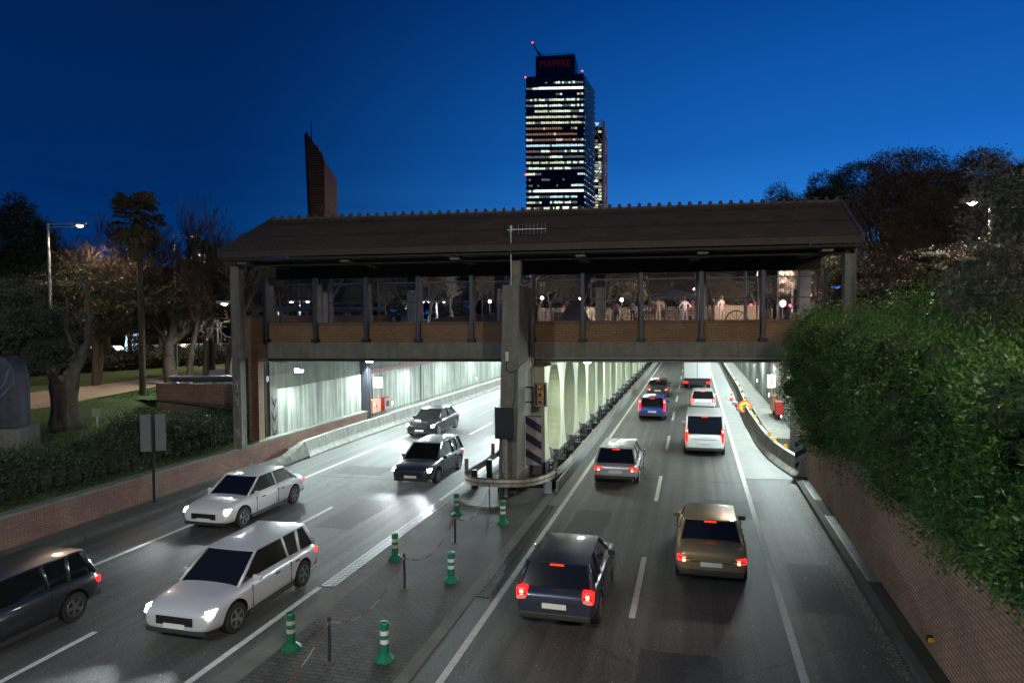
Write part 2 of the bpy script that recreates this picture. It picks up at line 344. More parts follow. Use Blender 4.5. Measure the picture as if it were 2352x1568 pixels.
# leaf litter along the right kerb
nl = 2600; yy = rng.uniform(9, 29.5, nl); xx = 3.93 - np.abs(rng.normal(0, .16, nl)) - .02
far = rng.random(nl) < .12; xx[far] = rng.uniform(2.2, 3.9, far.sum())
a = rng.uniform(0, 6.28, nl); s = rng.uniform(.012, .034, nl); c = np.stack([xx, yy, np.full(nl, .012)], 1)
e1 = np.stack([np.cos(a), np.sin(a), rng.uniform(-.2, .2, nl)], 1)*s[:, None]; e2 = np.stack([-np.sin(a), np.cos(a), rng.uniform(-.2, .2, nl)], 1)*s[:, None]*.45
V4 = np.stack([c-e1, c+e2, c+e1, c-e2], 1).reshape(-1, 3)
tag(fast('leaf_litter', V4, 4, np.arange(nl*4), leafmat('dry_leaf', (.16, .12, .06), (.42, .38, .26), .8, 0)), 'dry fallen leaves strewn along the right kerb', 'leaf litter', kind='stuff')

nl = 1500; xx = np.concatenate([rng.uniform(-15.8, -9.2, nl//2), rng.uniform(-4.3, 3.7, nl//2)]); yy = rng.uniform(8, 30, nl)
a = rng.uniform(0, 6.28, nl); s = rng.uniform(.006, .022, nl); c = np.stack([xx, yy, np.full(nl, .012)], 1)
e1 = np.stack([np.cos(a), np.sin(a), np.zeros(nl)], 1)*s[:, None]; e2 = np.stack([-np.sin(a), np.cos(a), np.zeros(nl)], 1)*s[:, None]*.6
V4 = np.stack([c-e1, c+e2, c+e1, c-e2], 1).reshape(-1, 3)
tag(fast('road_debris', V4, 4, np.arange(nl*4), leafmat('pale_grit', (.15, .15, .14), (.6, .6, .55), .8, 0)), 'pale grit and tiny litter scattered over the asphalt', 'grit', kind='stuff')
# ------------------------------------------------------------------ terrain beside and above the roads
def strip(name, prof, y0, y1, m, ny=30, jit=.05):
    xs = [p[0] for p in prof]; vs = []; fs = []; nx = len(prof)
    for j in range(ny+1):
        for i, (x, z) in enumerate(prof): vs.append((x, y0+(y1-y0)*j/ny, z+random.uniform(-jit, jit)*(0 < i < nx-1)))
    for j in range(ny):
        for i in range(nx-1): a = j*nx+i; fs.append((a, a+1, a+nx+1, a+nx))
    b = MB(); b.add(vs, fs); return struct(b.build(name, m, smooth=True))
M_grass = mat('lawn', (.045, .085, .018), .95, var=.45, scale=.8, bump=1, bscale=25, speck=.5)
M_soil = mat('soil', (.10, .075, .045), .95, var=.35, scale=.7, bump=.6, bscale=12, speck=.3)
M_path = mat('sandy_path', (.30, .235, .155), .95, var=.14, scale=.5, speck=.2)
park = [(-700, 3.0), (-300, 3.0), (-120, 3.0), (-60, 3.0), (-40, 3.0), (-30, 2.95), (-27.0, 3.0), (-25.8, 2.85), (-24.5, 2.45), (-23, 2.15), (-21.5, 1.7), (-20.4, 1.3), (-19.62, 1.02)]
strip('park_ground', park, -20, 26.9, M_grass, 40)
park2 = [(-700, 3.0), (-300, 3.0), (-120, 3.0), (-60, 3.0), (-40, 3.0), (-30, 2.99), (-24.5, 2.9), (-20.65, 2.6)]
strip('park_ground', park2, 26.9, 900, M_grass, 60)
def zpark(x): return float(np.interp(x, [p[0] for p in park], [p[1] for p in park]))
# sandy path, traced on the park level
pp = [(-5, 1040), (30, 945), (120, 935), (230, 912), (232, 900), (380, 885), (460, 880), (640, 868), (640, 835), (560, 838), (430, 856), (300, 876), (150, 890), (30, 907), (-60, 925), (-200, 950), (-200, 1040)]
vs = []
pts_out = [(-60, 950), (30, 945), (120, 933), (230, 912), (300, 898), (380, 884), (460, 876), (540, 868), (640, 858)]
pts_in = [(-60, 916), (30, 907), (120, 895), (230, 883), (300, 874), (380, 862), (460, 853), (540, 843), (640, 834)]
b = MB()
for (a1, a2), (b1, b2) in zip(zip(pts_out, pts_out[1:]), zip(pts_in, pts_in[1:])):
    b.quad(G(*a1, 3.02)+[0, 0, 0], G(*a2, 3.02), G(*b2, 3.02), G(*b1, 3.02))
struct(b.build('path', M_path, fixn=False))
# the slab that covers both carriageways; its top is the plaza
BA = .1; BO = np.array([-6.7, 25.0, 0]); BU = np.array([math.cos(BA), math.sin(BA), 0]); BV = np.array([-math.sin(BA), math.cos(BA), 0])
def BW(u, v, z=0): q = BO+BU*u+BV*v; return (q[0], q[1], z)
c1 = BW(-12.0, 4.35); c2 = BW(12.3, 4.35)
M_plaza = mat('plaza_paving', (.20, .17, .13), .9, var=.2, scale=.6, speck=.15)
b = MB().prism([(c1[0], c1[1]), (c2[0], c2[1]), (14, 32), (14, 150), (-20.6, 150), (-20.6, 27.9)], 'z', 4.9, 6.28)
struct(b.build('plaza', [M_plaza]))
struct(MB().box(-20.6, 400, 150.0, 900, -.5, 6.28).build('plaza', M_plaza))
struct(MB().box(14.0, 400, 32, 150, -.5, 6.279).build('plaza', M_plaza))
struct(MB().box(-20.6, 14, 149, 150, -.3, 4.9).build('tunnel_end', mat('tunnel_dark', (.03, .03, .03))))
strip('embankment', [(4.72, .2), (4.95, 2.3), (6.5, 3.2), (9, 4.2), (14, 5.0), (40, 6.0), (300, 6.2)], -20, 32, M_soil, 24)

# ------------------------------------------------------------------ retaining walls
B1, B2, MO = (.30, .155, .115), (.22, .115, .085), (.10, .085, .075)
mbL = brick('red_brick_long', B1, B2, MO, ('Y', 'Z'), .26, .075, .013, .25, stain=.5)
mbLs = brick('red_brick_soldier_long', B1, B2, MO, ('Y', 'Z'), .075, .40, .012, .25, off=0, stain=.4)
t = thing('brick_wall', 'low red brick retaining wall with dark coping along the left carriageway', 'wall', (-19.45, 10, 0))
def kid(mb, name, m, par, **k):
    o = mb.build(name, m, par, **k); o.matrix_parent_inverse = Matrix.Translation(-Vector(par.location)) if par.rotation_euler.z == 0 else par.matrix_world.inverted(); return o
kid(MB().box(-19.62, -19.30, -20, 37.9, -.3, .74), 'brickwork', mbL, t)
kid(MB().box(-19.62, -19.297, -20, 37.9, .742, 1.02), 'soldier_course', mbLs, t)
kid(MB().box(-19.68, -19.25, -20, 37.9, 1.022, 1.10), 'coping', mat('coping_stone', (.16, .17, .15), .8, var=.3, scale=1.5, speck=.1), t)
t = thing('brick_wall', 'tall red brick retaining wall below the big bush on the right', 'wall', (4.6, 10, 0))
mbR = brick('orange_brick_long', (.47, .28, .20), (.38, .225, .16), (.10, .075, .06), ('Y', 'Z'), .30, .085, .010, .2, stain=.55)
kid(MB().box(4.46, 4.74, -20, 31.4, .0, 2.5), 'brickwork', mbR, t)
kid(MB().box(4.44, 4.78, -20, 31.4, 2.502, 2.60), 'coping', MATS['coping_stone'], t)
# reflector on the brick wall
p = XP(2135, 1464, 4.42)
t = thing('reflector', 'small yellow reflector block fixed to the right brick wall', 'reflector', p)
M_yel = mat('yellow_reflector', (.85, .45, .02), .4, var=.05)
MB().box(-.06, .06, -.10, .02, -.06, .06).build('housing', M_black, t, bevel=.01)
MB().box(-.055, .0, -.108, -.1005, -.045, .045).box(.004, .055, -.108, -.1005, -.045, .045).build('lens', M_yel, t)

# ------------------------------------------------------------------ left tunnel wall, pilaster, equipment
t = thing('tunnel_wall', 'pale streaked concrete tunnel wall beyond the left carriageway', 'wall', (-20, 60, 0))
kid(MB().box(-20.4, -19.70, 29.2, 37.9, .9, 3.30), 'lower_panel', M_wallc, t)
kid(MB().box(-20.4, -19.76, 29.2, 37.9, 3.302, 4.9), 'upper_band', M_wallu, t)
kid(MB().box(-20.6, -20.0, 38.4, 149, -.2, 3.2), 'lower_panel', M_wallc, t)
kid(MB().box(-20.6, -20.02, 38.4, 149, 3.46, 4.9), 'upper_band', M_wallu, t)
kid(MB().box(-20.6, -19.97, 38.4, 80, 3.202, 3.458), 'red_stripe', mat('faded_red_paint', (.20, .085, .08), .6, var=.2), t)
mb = MB()
for k in range(46): yy = 38.9+k*2.4; mb.box(-20.01, -19.992, yy, yy+.035, -.1, 3.2)
for k in range(4): yy = 31.2+k*2.1; mb.box(-19.71, -19.692, yy, yy+.02, 1.1, 3.3)
kid(mb, 'panel_joint', mat('joint_grime', (.12, .12, .10), .9), t)
mb = MB().tube([(-19.96, 38.5, .55), (-19.96, 149, .35)], .022, 6).tube([(-19.96, 48, 0), (-19.96, 48, 3.2)], .03, 6).tube([(-19.96, 39.9, .4), (-19.96, 39.9, 2.9)], .035, 6)
kid(mb, 'cable_conduit', M_dark, t)
t = thing('abutment', 'dark weathered concrete abutment pier carrying the left end of the footbridge', 'abutment', (-20, 28.4, 0))
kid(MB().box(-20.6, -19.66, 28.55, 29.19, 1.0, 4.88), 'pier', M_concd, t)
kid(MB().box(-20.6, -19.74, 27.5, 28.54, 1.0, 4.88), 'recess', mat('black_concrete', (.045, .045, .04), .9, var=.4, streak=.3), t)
kid(MB().tube([(-19.70, 28.2, 1.05), (-19.70, 28.2, 4.7)], .05, 8).tube([(-19.70, 27.8, 1.05), (-19.70, 27.8, 4.8)], .035, 8).tube([(-19.7, 28.2, 4.6), (-19.65, 28.6, 4.75), (-19.6, 29.6, 4.6), (-19.6, 31, 4.7)], .04, 6), 'pipe', M_dark, t)
# graffiti scribbles (paint)
def scribble(par, pts, r, m, name='graffiti'):
    o = MB().tube(pts, r, 4).build(name, m, par); o.matrix_parent_inverse = par.matrix_world.inverted() if par else Matrix(); return o
M_spr = mat('spray_violet', (.05, .045, .12), .7); M_sprw = mat('spray_white', (.42, .44, .42), .7)
bpy.context.view_layer.update()
for k in range(3):
    z0 = 3.0-k*.75
    scribble(t, [(-19.65, 28.65, z0), (-19.65, 28.95, z0-.5), (-19.65, 28.72, z0-.25), (-19.65, 29.05, z0-.15), (-19.65, 28.8, z0-.65)], .018, M_spr)
# dark column standing at the end of the brick wall
t = thing('steel_column', 'dark steel column where the left brick wall ends below the footbridge', 'column', (-19.45, 38.1, 0))
MB().box(-.28, .2, -.18, -.12, 0, 4.88).box(-.28, .2, .12, .18, 0, 4.88).box(-.07, -.01, -.12, .12, 0, 4.88).build('shaft', mat('slate_steel', (.06, .065, .085), .45, .4, var=.15), t)
MB().box(-.34, .26, -.24, .24, -.05, .04).build('foot_plate', M_dark, t)
# equipment boxes
M_orange = mat('faded_orange_paint', (.58, .23, .10), .5, var=.12); M_red = mat('red_enamel', (.38, .03, .03), .35, var=.1)
M_wlabel = mat('white_label', (.75, .75, .72), .5, var=.03)
t = thing('emergency_phone_box', 'orange emergency phone cabinet with SOS letters on the left tunnel wall', 'phone box', (-20.0, 39.75, .72))
MB().box(.0, .42, -.62, .62, 0, .86).build('cabinet', M_orange, t, bevel=.015)
MB().box(.421, .428, -.58, -.02, .04, .82).box(.421, .428, .02, .58, .04, .82).build('door', mat('pale_orange_paint', (.62, .33, .22), .5), t)
textmesh('sos_lettering', 'S\nO\nS', .27, M_wlabel, t, (.21, -.628, .43), (R(90), 0, 0), .002)
MB().box(.429, .433, -.42, -.26, .2, .7).build('notice', M_wlabel, t); MB().box(.434, .437, -.39, -.29, .28, .44).build('notice', mat('blue_ink', (.03, .12, .4), .5), t)
MB().box(.429, .455, -.06, -.03, .35, .5).build('handle', M_black, t)
t = thing('hydrant_cabinet', 'red fire hose cabinet beside the orange phone box on the left tunnel wall', 'fire cabinet', (-20.0, 41.5, .68))
MB().box(0, .34, -.45, .45, 0, .84).build('cabinet', M_red, t, bevel=.012)
MB().box(.341, .35, -.38, .38, .07, .77).build('glass_door', mat('grey_pane', (.35, .36, .35), .15), t)
MB().lathe([(.22, 0), (.22, .03), (.05, .04)], 16).build('hose_reel', M_black, t, loc=(.352, 0, .42)).rotation_euler = (0, R(90), 0)
M_lampw = emat('lamp_white', (.86, 1, .96), 38)
M_pink = emat('lit_sign_face', (1, .93, .88), 7)
t = thing('illuminated_sign', 'overexposed white lit emergency sign high on the left tunnel wall', 'sign', (-20.0, 40.4, 2.25))
MB().box(.0, .5, -.06, .06, 0, .68).build('box', M_galv, t); MB().box(.02, .48, -.066, -.0605, .02, .66).build('lit_face', M_pink, t); MB().box(.501, .507, -.05, .05, .02, .66).build('lit_face', M_pink, t)
lamp('sign_light', 'POINT', (.35, -.45, .3), 14, (1, .75, .75), t, .15)
def marker_light(x, y, z, lb, c, side=1):
    t = thing('marker_light', lb, 'light', (x, y, z)); MB().box(0, .05*side, -.06, .06, -.12, .12).build('housing', M_galv, t) if side > 0 else MB().box(.05*side, 0, -.06, .06, -.12, .12).build('housing', M_galv, t)
    b = MB(); x0, x1 = sorted((.051*side, .08*side)); b.box(x0, x1, -.05, .05, -.11, .11).build('lens', emat('marker_'+lb[:5], c, 9), t)
marker_light(-19.98, 42.8, .95, 'green glowing guide light beside the red fire cabinet', (.6, 1, .4))
marker_light(-19.98, 61.5, 1.0, 'bluish white guide light far along the left tunnel wall', (.5, .9, 1))

# wall floodlights in both tunnels
def flood(x, y, z, side, lb, grp, power, dirx, col=(.84, 1, .97), size=.45):
    t = thing('floodlight', lb, 'floodlight', (x, y, z), 0, grp)
    MB().box(-.14, .14, -.2, .2, -.08, .08).build('housing', M_galv, t, bevel=.02)
    MB().box(-.12, .12, -.18, .18, -.11, -.081).box(-.12, .12, -.235, -.201, -.08, .07).build('lens', M_lampw, t)
    MB().box(min(0, -side*.3), max(0, -side*(.9 if side > 0 else .5)), -.03, .03, .02, .06).build('bracket', M_dark, t)
    lamp('light', 'AREA', (0, 0, -.13), power, col, t, size, target=(dirx, -.25, -3))
    return t
ordn = ['nearest', 'second', 'third', 'fourth', 'fifth', 'sixth', 'seventh', 'eighth', 'ninth', 'tenth', 'eleventh', 'twelfth', 'thirteenth', 'fourteenth']
for k in range(12):
    flood(-18.95, 30.0+7.6*k, 4.2, 1, f'white floodlight high on the left tunnel wall, {ordn[k]} one from the mouth', 'floodlights on the left tunnel wall', (700 if k < 1 else 1100 if k < 7 else 900), 2.6, size=.7)
for k in range(12):
    flood(4.45, 31.5+7.75*k, 4.35, -1, f'white floodlight on the right tunnel wall, {ordn[k]} one from the mouth', 'floodlights on the right tunnel wall', (1050 if k < 6 else 900), -2.6)
for k in range(8):
    flood(-4.7, 31.0+8.5*k, 4.72, -1, f'ceiling lamp over the right carriageway beside the arched wall, {ordn[k]} one', 'ceiling lamps beside the arched divider', 200, -.9, (.92, 1, .86))
for k in range(7):
    flood(-9.6, 33+8.5*k, 4.72, 1, f'ceiling lamp over the left carriageway beside the divider, {ordn[k]} one', 'ceiling lamps over the left carriageway', 1500, -.8, (.80, .95, 1))

# ------------------------------------------------------------------ concrete safety barriers
def nj(path, name, lb, side, m, z=.82):
    """jersey barrier; side=+1: flat back towards +x"""
    t = thing(name, lb, 'barrier', (path[0][0], path[0][1], 0))
    prof = [(0, 0), (0, .08), (.18, .30), (.26, z), (.46, z), (.46, 0)]
    seg = []
    L = [0]
    for a, b in zip(path, path[1:]): L.append(L[-1]+math.hypot(b[0]-a[0], b[1]-a[1]))
    n = int(L[-1]/2.0); pts = []
    for i in range(n+1):
        s = L[-1]*i/n; pts.append((np.interp(s, L, [p[0] for p in path]), np.interp(s, L, [p[1] for p in path])))
    mb = MB(); 
    for i in range(n):
        (xa, ya), (xb, yb) = pts[i], pts[i+1]
        dx, dy = xb-xa, yb-ya; l = math.hypot(dx, dy); nx, ny = dy/l*side, -dx/l*side
        if side < 0: nx, ny = -abs(nx), ny
        nx = abs(nx)*side; ya2, yb2 = ya+.012, yb-.012
        vs = [(xa+nx*p, ya2, q) for p, q in prof]+[(xb+nx*p, yb2, q) for p, q in prof]; k = len(prof)
        mb.add(vs, [tuple(range(k)), tuple(range(2*k-1, k-1, -1))]+[(j, (j+1) % k, k+(j+1) % k, k+j) for j in range(k)])
    kid(mb, 'barrier_block', m, t); return t, pts
M_nj = mat('barrier_concrete', (.26, .26, .235), .75, var=.2, scale=2.5, streak=.25, speck=.1)
tr, pr = nj([(4.0, 29.8), (3.7, 31.2), (3.3, 34), (3.12, 37), (3.0, 45), (3.3, 60), (3.35, 100), (3.35, 148)], 'safety_barrier', 'pale concrete safety barrier with yellow reflectors along the right shoulder', 1, M_nj)
for k, y in enumerate([32.2, 34.0, 35.6, 38.8, 41.6, 44.6, 47.6, 51, 55, 60, 65, 70]):
    x = np.interp(y, [29.8, 31.2, 34, 37, 45, 60], [4.0, 3.7, 3.3, 3.12, 3.0, 3.3])+.38
    kid(MB().box(x-.07, x+.07, y-.03, y+.03, .82, 1.0), 'reflector', M_yel, tr)
nj([(-17.95, 29.2), (-18.1, 33), (-17.9, 42), (-17.8, 60), (-17.8, 148)], 'safety_barrier', 'grey concrete safety barrier below the left tunnel wall', -1, M_nj)
struct(MB().box(3.75, 5.2, 36, 148, -.2, .62).build('service_walkway', M_concd))
struct(MB().box(-19.98, -18.3, 38, 148, -.2, .45).box(-19.25, -18.4, 29.2, 38, -.2, .4).build('service_walkway', M_concd))
# sloping end slab of the left barrier
tag(MB().hexa([(-18.4, 26.2, .12), (-17.95, 26.6, .12), (-17.95, 29.2, .12), (-18.6, 29.2, .12)], [(-18.35, 26.3, .16), (-18.0, 26.65, .16), (-18.21, 29.2, .80), (-18.5, 29.2, .80)]).build('barrier_end', M_concd), 'sloping concrete end block of the left barrier by the brick wall', 'barrier end')
# right tunnel wall
t = thing('tunnel_wall', 'pale concrete tunnel wall on the right beyond the chevron board', 'wall', (5, 60, 0))
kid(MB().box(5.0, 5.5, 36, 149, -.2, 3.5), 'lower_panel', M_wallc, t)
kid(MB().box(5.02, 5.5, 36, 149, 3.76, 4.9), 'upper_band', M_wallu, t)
kid(MB().box(4.97, 5.5, 36, 149, 3.502, 3.758), 'red_stripe', MATS['faded_red_paint'], t)
mb = MB()
for k in range(28): mb.box(4.985, 5.01, 39+k*4, 39.03+k*4, .6, 3.5)
kid(mb, 'panel_joint', MATS['joint_grime'], t)
t = thing('brick_wall', 'short grey brick wall inside the right tunnel mouth', 'wall', (4.85, 33, 0))
kid(MB().box(4.6, 5.3, 31.42, 36, -.1, 4.88), 'brickwork', brick('grey_brick', (.30, .27, .24), (.24, .21, .19), (.12, .11, .10), ('Y', 'Z'), .3, .085, .01), t)
t = thing('hydrant_cabinet', 'red fire cabinet on a leg beside the right tunnel wall', 'fire cabinet', (4.62, 42.3, .62))
MB().box(-.02, .36, -.45, .45, .35, 1.1).build('cabinet', M_red, t, bevel=.012); MB().box(.1, .2, -.05, .05, 0, .35).build('leg', M_dark, t)
t = thing('emergency_phone_box', 'orange emergency cabinet with white notice on the right tunnel wall', 'phone box', (4.62, 44.6, .62))
MB().box(-.02, .36, -.5, .5, .3, 1.2).build('cabinet', M_orange, t, bevel=.012); MB().box(-.028, -.021, -.15, .2, .45, 1.05).build('notice', M_wlabel, t); MB().box(.08, .2, -.06, .06, 0, .3).build('leg', M_dark, t)
t = thing('illuminated_sign', 'white and red lit sign high on the right tunnel wall by the leaves', 'sign', (4.95, 45.5, 2.2))
MB().box(-.5, .0, -.06, .06, 0, .8).build('box', M_galv, t); MB().box(-.48, -.02, -.066, -.0605, .02, .78).build('lit_face', M_pink, t)
MB().box(-.32, -.18, -.072, -.067, .12, .68).box(-.42, -.08, -.0725, -.0672, .34, .46).build('red_symbol', emat('red_sym', (1, .12, .03), 3), t)
marker_light(4.98, 58, 1.5, 'white guide light on the right tunnel wall beyond the fallen sign', (.8, .9, 1), -1)
marker_light(4.98, 49, 1.35, 'nearer white guide light on the right tunnel wall', (.82, .88, 1), -1)
marker_light(4.98, 42.2, .9, 'low white guide light under the red cabinet on the right', (.85, .9, 1), -1)
# chevron boards
M_nav = mat('navy_sheeting', (.012, .016, .04), .35, var=.1); M_chw = mat('silver_sheeting', (.30, .29, .30), .35, var=.08)
def chevron(par, wd, ht, rise=.5, flip=1):
    MB().box(0, wd, -.012, .012, 0, ht).build('board', M_nav, par, bevel=.004)
    b = MB(); pitch = ht/3.02
    for k in range(-1, 4):
        z0 = k*pitch+pitch*.42; h = pitch*.5
        a = [(0, z0+rise*wd if flip > 0 else z0), (wd, z0 if flip > 0 else z0+rise*wd), (wd, (z0 if flip > 0 else z0+rise*wd)+h), (0, (z0+rise*wd if flip > 0 else z0)+h)]
        poly = [(x, min(max(z, .0), ht)) for x, z in a]
        if len(set(poly)) > 2 and max(p[1] for p in poly)-min(p[1] for p in poly) > .02:
            b.prism(poly, 'y', -.016, -.0125)
    b.build('stripe', M_chw, par)
# ------------------------------------------------------------------ central divider with arched openings
t = thing('arched_divider_wall', 'cream painted wall of flared piers between the two carriageways, running into the tunnel', 'wall', (-6.4, 28, 0))
kid(MB().box(-6.95, -6.78, 28.9, 149, -.1, 4.9), 'back_panel', M_green, t)
kid(MB().box(-7.0, -6.0, 29.0, 149, 4.60, 4.9), 'lintel', M_wallu, t)
kid(MB().box(-7.35, -6.96, 28.9, 149, -.1, 4.9), 'left_face', M_wallc, t)
P0 = 28.35; PP = 3.95
zs = np.linspace(.55, 4.6, 15)
def halfw(z):
    s = (z-.55)/(4.05); return .44 + .62*max(0, (.42-s)/.42)**2.0 + .80*max(0, (s-.52)/.48)**2.6
prof = [(halfw(z), z) for z in zs]
poly = [(y, z) for y, z in prof]+[(-y, z) for y, z in reversed(prof)]
for k in range(26):
    yc = P0+PP*k
    if k == 0: pl = [(max(p[0], -.1) if p[0] < 0 else p[0], p[1]) for p in poly]
    else: pl = poly
    pc = MB().prism([(y, z) for y, z in pl], 'x', -6.78, -6.12)
    o = pc.build('pier', M_pier, t); o.location = (0-t.location.x, yc-t.location.y, 0)
    pb = MB().box(-6.8, -6.10, -1.06 if k else -.1, 1.06, 0, .55).build('plinth', mat('blue_grey_plinth', (.13, .15, .18), .7, var=.25, scale=2), t); pb.location = (0-t.location.x, yc-t.location.y, 0)
mb = MB()
for k in range(25):
    yc = P0+PP*(k+.5); mb.tube([(-6.55, yc-.5, .1), (-6.5, yc, .5), (-6.55, yc+.5, .1)], [.1, .38, .1], 8)
kid(mb, 'rubble', M_concd, t)

# ------------------------------------------------------------------ guardrail round the nose
def smoothpath(pts, n=4):
    out = []
    P = [np.array(p, float) for p in pts]
    for i in range(len(P)-1):
        p0 = P[max(i-1, 0)]; p1 = P[i]; p2 = P[i+1]; p3 = P[min(i+2, len(P)-1)]
        for k in range(n):
            s = k/n; out.append(.5*((2*p1)+(-p0+p2)*s+(2*p0-5*p1+4*p2-p3)*s*s+(-p0+3*p1-3*p2+p3)*s**3))
    out.append(P[-1]); return out
def wbeam(path, zc=.62, h=.31, dep=.075, flip=1):
    prof = [(.0, -.5), (.25, -.48), (1, -.3), (1, -.22), (.1, -.04), (.1, .04), (1, .22), (1, .3), (.25, .48), (0, .5)]
    vs = []; fs = []; k = len(prof)
    for i, p in enumerate(path):
        a = path[max(i-1, 0)]; b = path[min(i+1, len(path)-1)]; d = np.array([b[0]-a[0], b[1]-a[1]]); d /= np.linalg.norm(d)
        nrm = np.array([d[1], -d[0]])*flip
        for q in prof: vs.append((p[0]+nrm[0]*q[0]*dep, p[1]+nrm[1]*q[0]*dep, zc+q[1]*h))
        for q in prof: vs.append((p[0]+nrm[0]*(q[0]*dep-.008), p[1]+nrm[1]*(q[0]*dep-.008), zc+q[1]*h))
    for i in range(len(path)-1):
        for s in (0, k):
            for j in range(k-1):
                a = i*2*k+s+j; fs.append((a, a+1, a+1+2*k, a+2*k))
        a = i*2*k; fs.append((a, a+k, a+k+2*k, a+2*k)); fs.append((a+k-1, a+2*k-1, a+4*k-1, a+3*k-1))
    return vs, fs
t = thing('guardrail', 'curved steel crash barrier wrapped round the foot of the central pillar', 'guardrail', (-7, 24, 0))
nose = smoothpath([(-8.50, 29.0), (-8.52, 27), (-8.58, 25.6), (-8.5, 24.55), (-8.05, 24.05), (-7.4, 23.92), (-6.7, 23.98), (-6.0, 24.25), (-5.5, 24.85), (-5.25, 25.7), (-5.12, 27), (-5.08, 29)], 5)
vs, fs = wbeam(nose, .64, .32, .08, -1)
vs = [(2*0+v[0], v[1], v[2]) for v in vs]
kid(MB().add(vs, fs), 'beam', M_galvd, t, smooth=True)
kid(MB().add(*wbeam([(-8.50, 29.0), (-8.5, 60), (-8.5, 120)], .64, .32, .08, 1)), 'beam', M_rail, t)
kid(MB().add(*wbeam([(-5.08, 29.0), (-5.05, 60), (-5.05, 120)], .64, .32, .08, -1)), 'beam', M_galvd, t)
# grey skirt panel along the right side
kid(MB().box(-5.10, -5.02, 25.5, 120, .02, .44), 'skirt', mat('painted_grey_steel', (.28, .31, .33), .5, .2, var=.12, scale=2), t)
kid(MB().lathe([(.17, 0), (.17, .42), (.15, .44)], 16, c=(-5.4, 25.35)), 'end_drum', mat('galvanised_drum', (.42, .47, .52), .35, .5, var=.15, scale=6), t)
kid(MB().box(-5.75, -5.71, 28, 120, .5, .56), 'rear_rail', M_rail, t)
kid(MB().box(-5.6, -5.16, 27.5, 120, .03, .30), 'sooty_sill', M_rail, t)
for k in range(22):
    y = 26.2+k*2.0; kid(MB().box(-5.55, -5.2, y-.05, y+.05, 0, .74), 'rail_post', M_rail, t)
for y in (25.3, 27.3, 29.3, 31.3): kid(MB().box(-8.42, -8.2, y-.07, y+.07, 0, .76), 'rail_post', M_dark, t)
kid(MB().box(-6.93, -6.83, 24.05, 24.13, 0, .7), 'rail_post', M_blued, t)
M_refl = mat('reflector_post_black', (.03, .03, .05), .4); M_refw = mat('reflector_white', (.62, .62, .66), .3)
def rpost(x, y, z, par, h=.55):
    o = MB().box(-.085, .085, -.012, .012, 0, h, 0).box(-.086, .086, -.014, -.0125, h-.13, h-.005, 1).box(-.086, .086, -.014, -.0125, .005, .1, 1).build('reflector_post', [M_refl, M_refw], None)
    b = MB()
    for zz in (.19, .36): b.lathe([(.035, 0), (.035, .006)], 10)
    b = MB()
    for zz in (.2, .37): b.prism([(.035*math.cos(2*math.pi*k/8), zz+.035*math.sin(2*math.pi*k/8)) for k in range(8)], 'y', -.02, -.013)
    d = b.build('reflector_disc', M_refw, o)
    o.parent = par; o.location = (x-par.location.x, y-par.location.y, z); return o
ys = [27.1, 30.4, 33.6, 37.0, 40.3, 43.4, 46.8, 50, 53.5, 57, 60.5, 64, 68, 72, 76, 80]
for y in ys: rpost(-5.62, y, .42, t)
for x, y in ((-8.53, 24.98), (-8.44, 28.29)):
    o = MB().box(-.075, .075, -.015, .015, 0, .52).build('reflector_post', mat('brown_grey_plate', (.14, .12, .11), .6), t); o.location = (x-t.location.x, y-t.location.y, .74)
for k in range(12):
    y = 28.6+k*3.3; o = MB().prism([(-.06, 0), (.06, 0), (0, .12)], 'y', -.01, .01).build('small_reflector', M_refw, t); o.location = (-5.08+7, y-24, .79)

# ------------------------------------------------------------------ the roofed footbridge
br = thing('covered_footbridge', 'covered footbridge with tiled roof, brick parapet and mesh fence across the whole road', 'footbridge', BO, BA)
bpy.context.view_layer.update()
def bk(mb, name, m, par=None, **k): return mb.build(name, m, par or br, **k)
# central pillar
pb = MB().hexa([(-.56, 0, 0), (.17, 0, 0), (.36, 3.9, 0), (-.75, 3.9, 0)], [(-.30, 0, 7.94), (.33, 0, 7.94), (.42, 3.9, 7.94), (-.45, 3.9, 7.94)])
pil = bk(pb, 'pillar', M_conc, bevel=.02)
bk(MB().hexa([(-.566, -.006, .0), (.176, -.006, .0), (.366, 3.9, .0), (-.756, 3.9, .0)], [(-.545, -.006, .62), (.188, -.006, .62), (.37, 3.9, .62), (-.73, 3.9, .62)]), 'stained_base', mat('tide_mark', (.09, .085, .07), .9, var=.3), pil)
bk(MB().hexa([(.385, 2.3, 5.1), (.392, 2.3, 5.1), (.396, 2.75, 5.1), (.385, 2.75, 5.1)], [(.395, 2.3, 7.0), (.402, 2.3, 7.0), (.406, 2.75, 7.0), (.395, 2.75, 7.0)]), 'slot', M_black, pil)  # recess drawn as a proud black plate, its shade put into the colour
bk(MB().box(-12.1, 12.3, 3.9, 4.34, 4.9, 5.66), 'girder', M_conc, bevel=.01)
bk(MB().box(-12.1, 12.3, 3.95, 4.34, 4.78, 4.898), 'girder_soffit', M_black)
bk(MB().tube([(.45, 3.82, 4.93), (12.3, 3.82, 4.93)], .035, 8).tube([(.45, 3.86, 4.80), (12.3, 3.86, 4.80)], .03, 8), 'pipe', M_galv)
bk(MB().tube([(-12.1, 3.86, 4.86), (-.45, 3.86, 4.86)], .03, 8), 'pipe', M_dark)
Bo1, Bo2, BoM = (.225, .135, .070), (.185, .11, .058), (.09, .065, .045)
bk(MB().box(-12.1, 12.3, 3.95, 4.20, 5.662, 6.38), 'brick_parapet', brick('orange_brick', Bo1, Bo2, BoM, ('X', 'Z'), .29, .10, .010, .2))
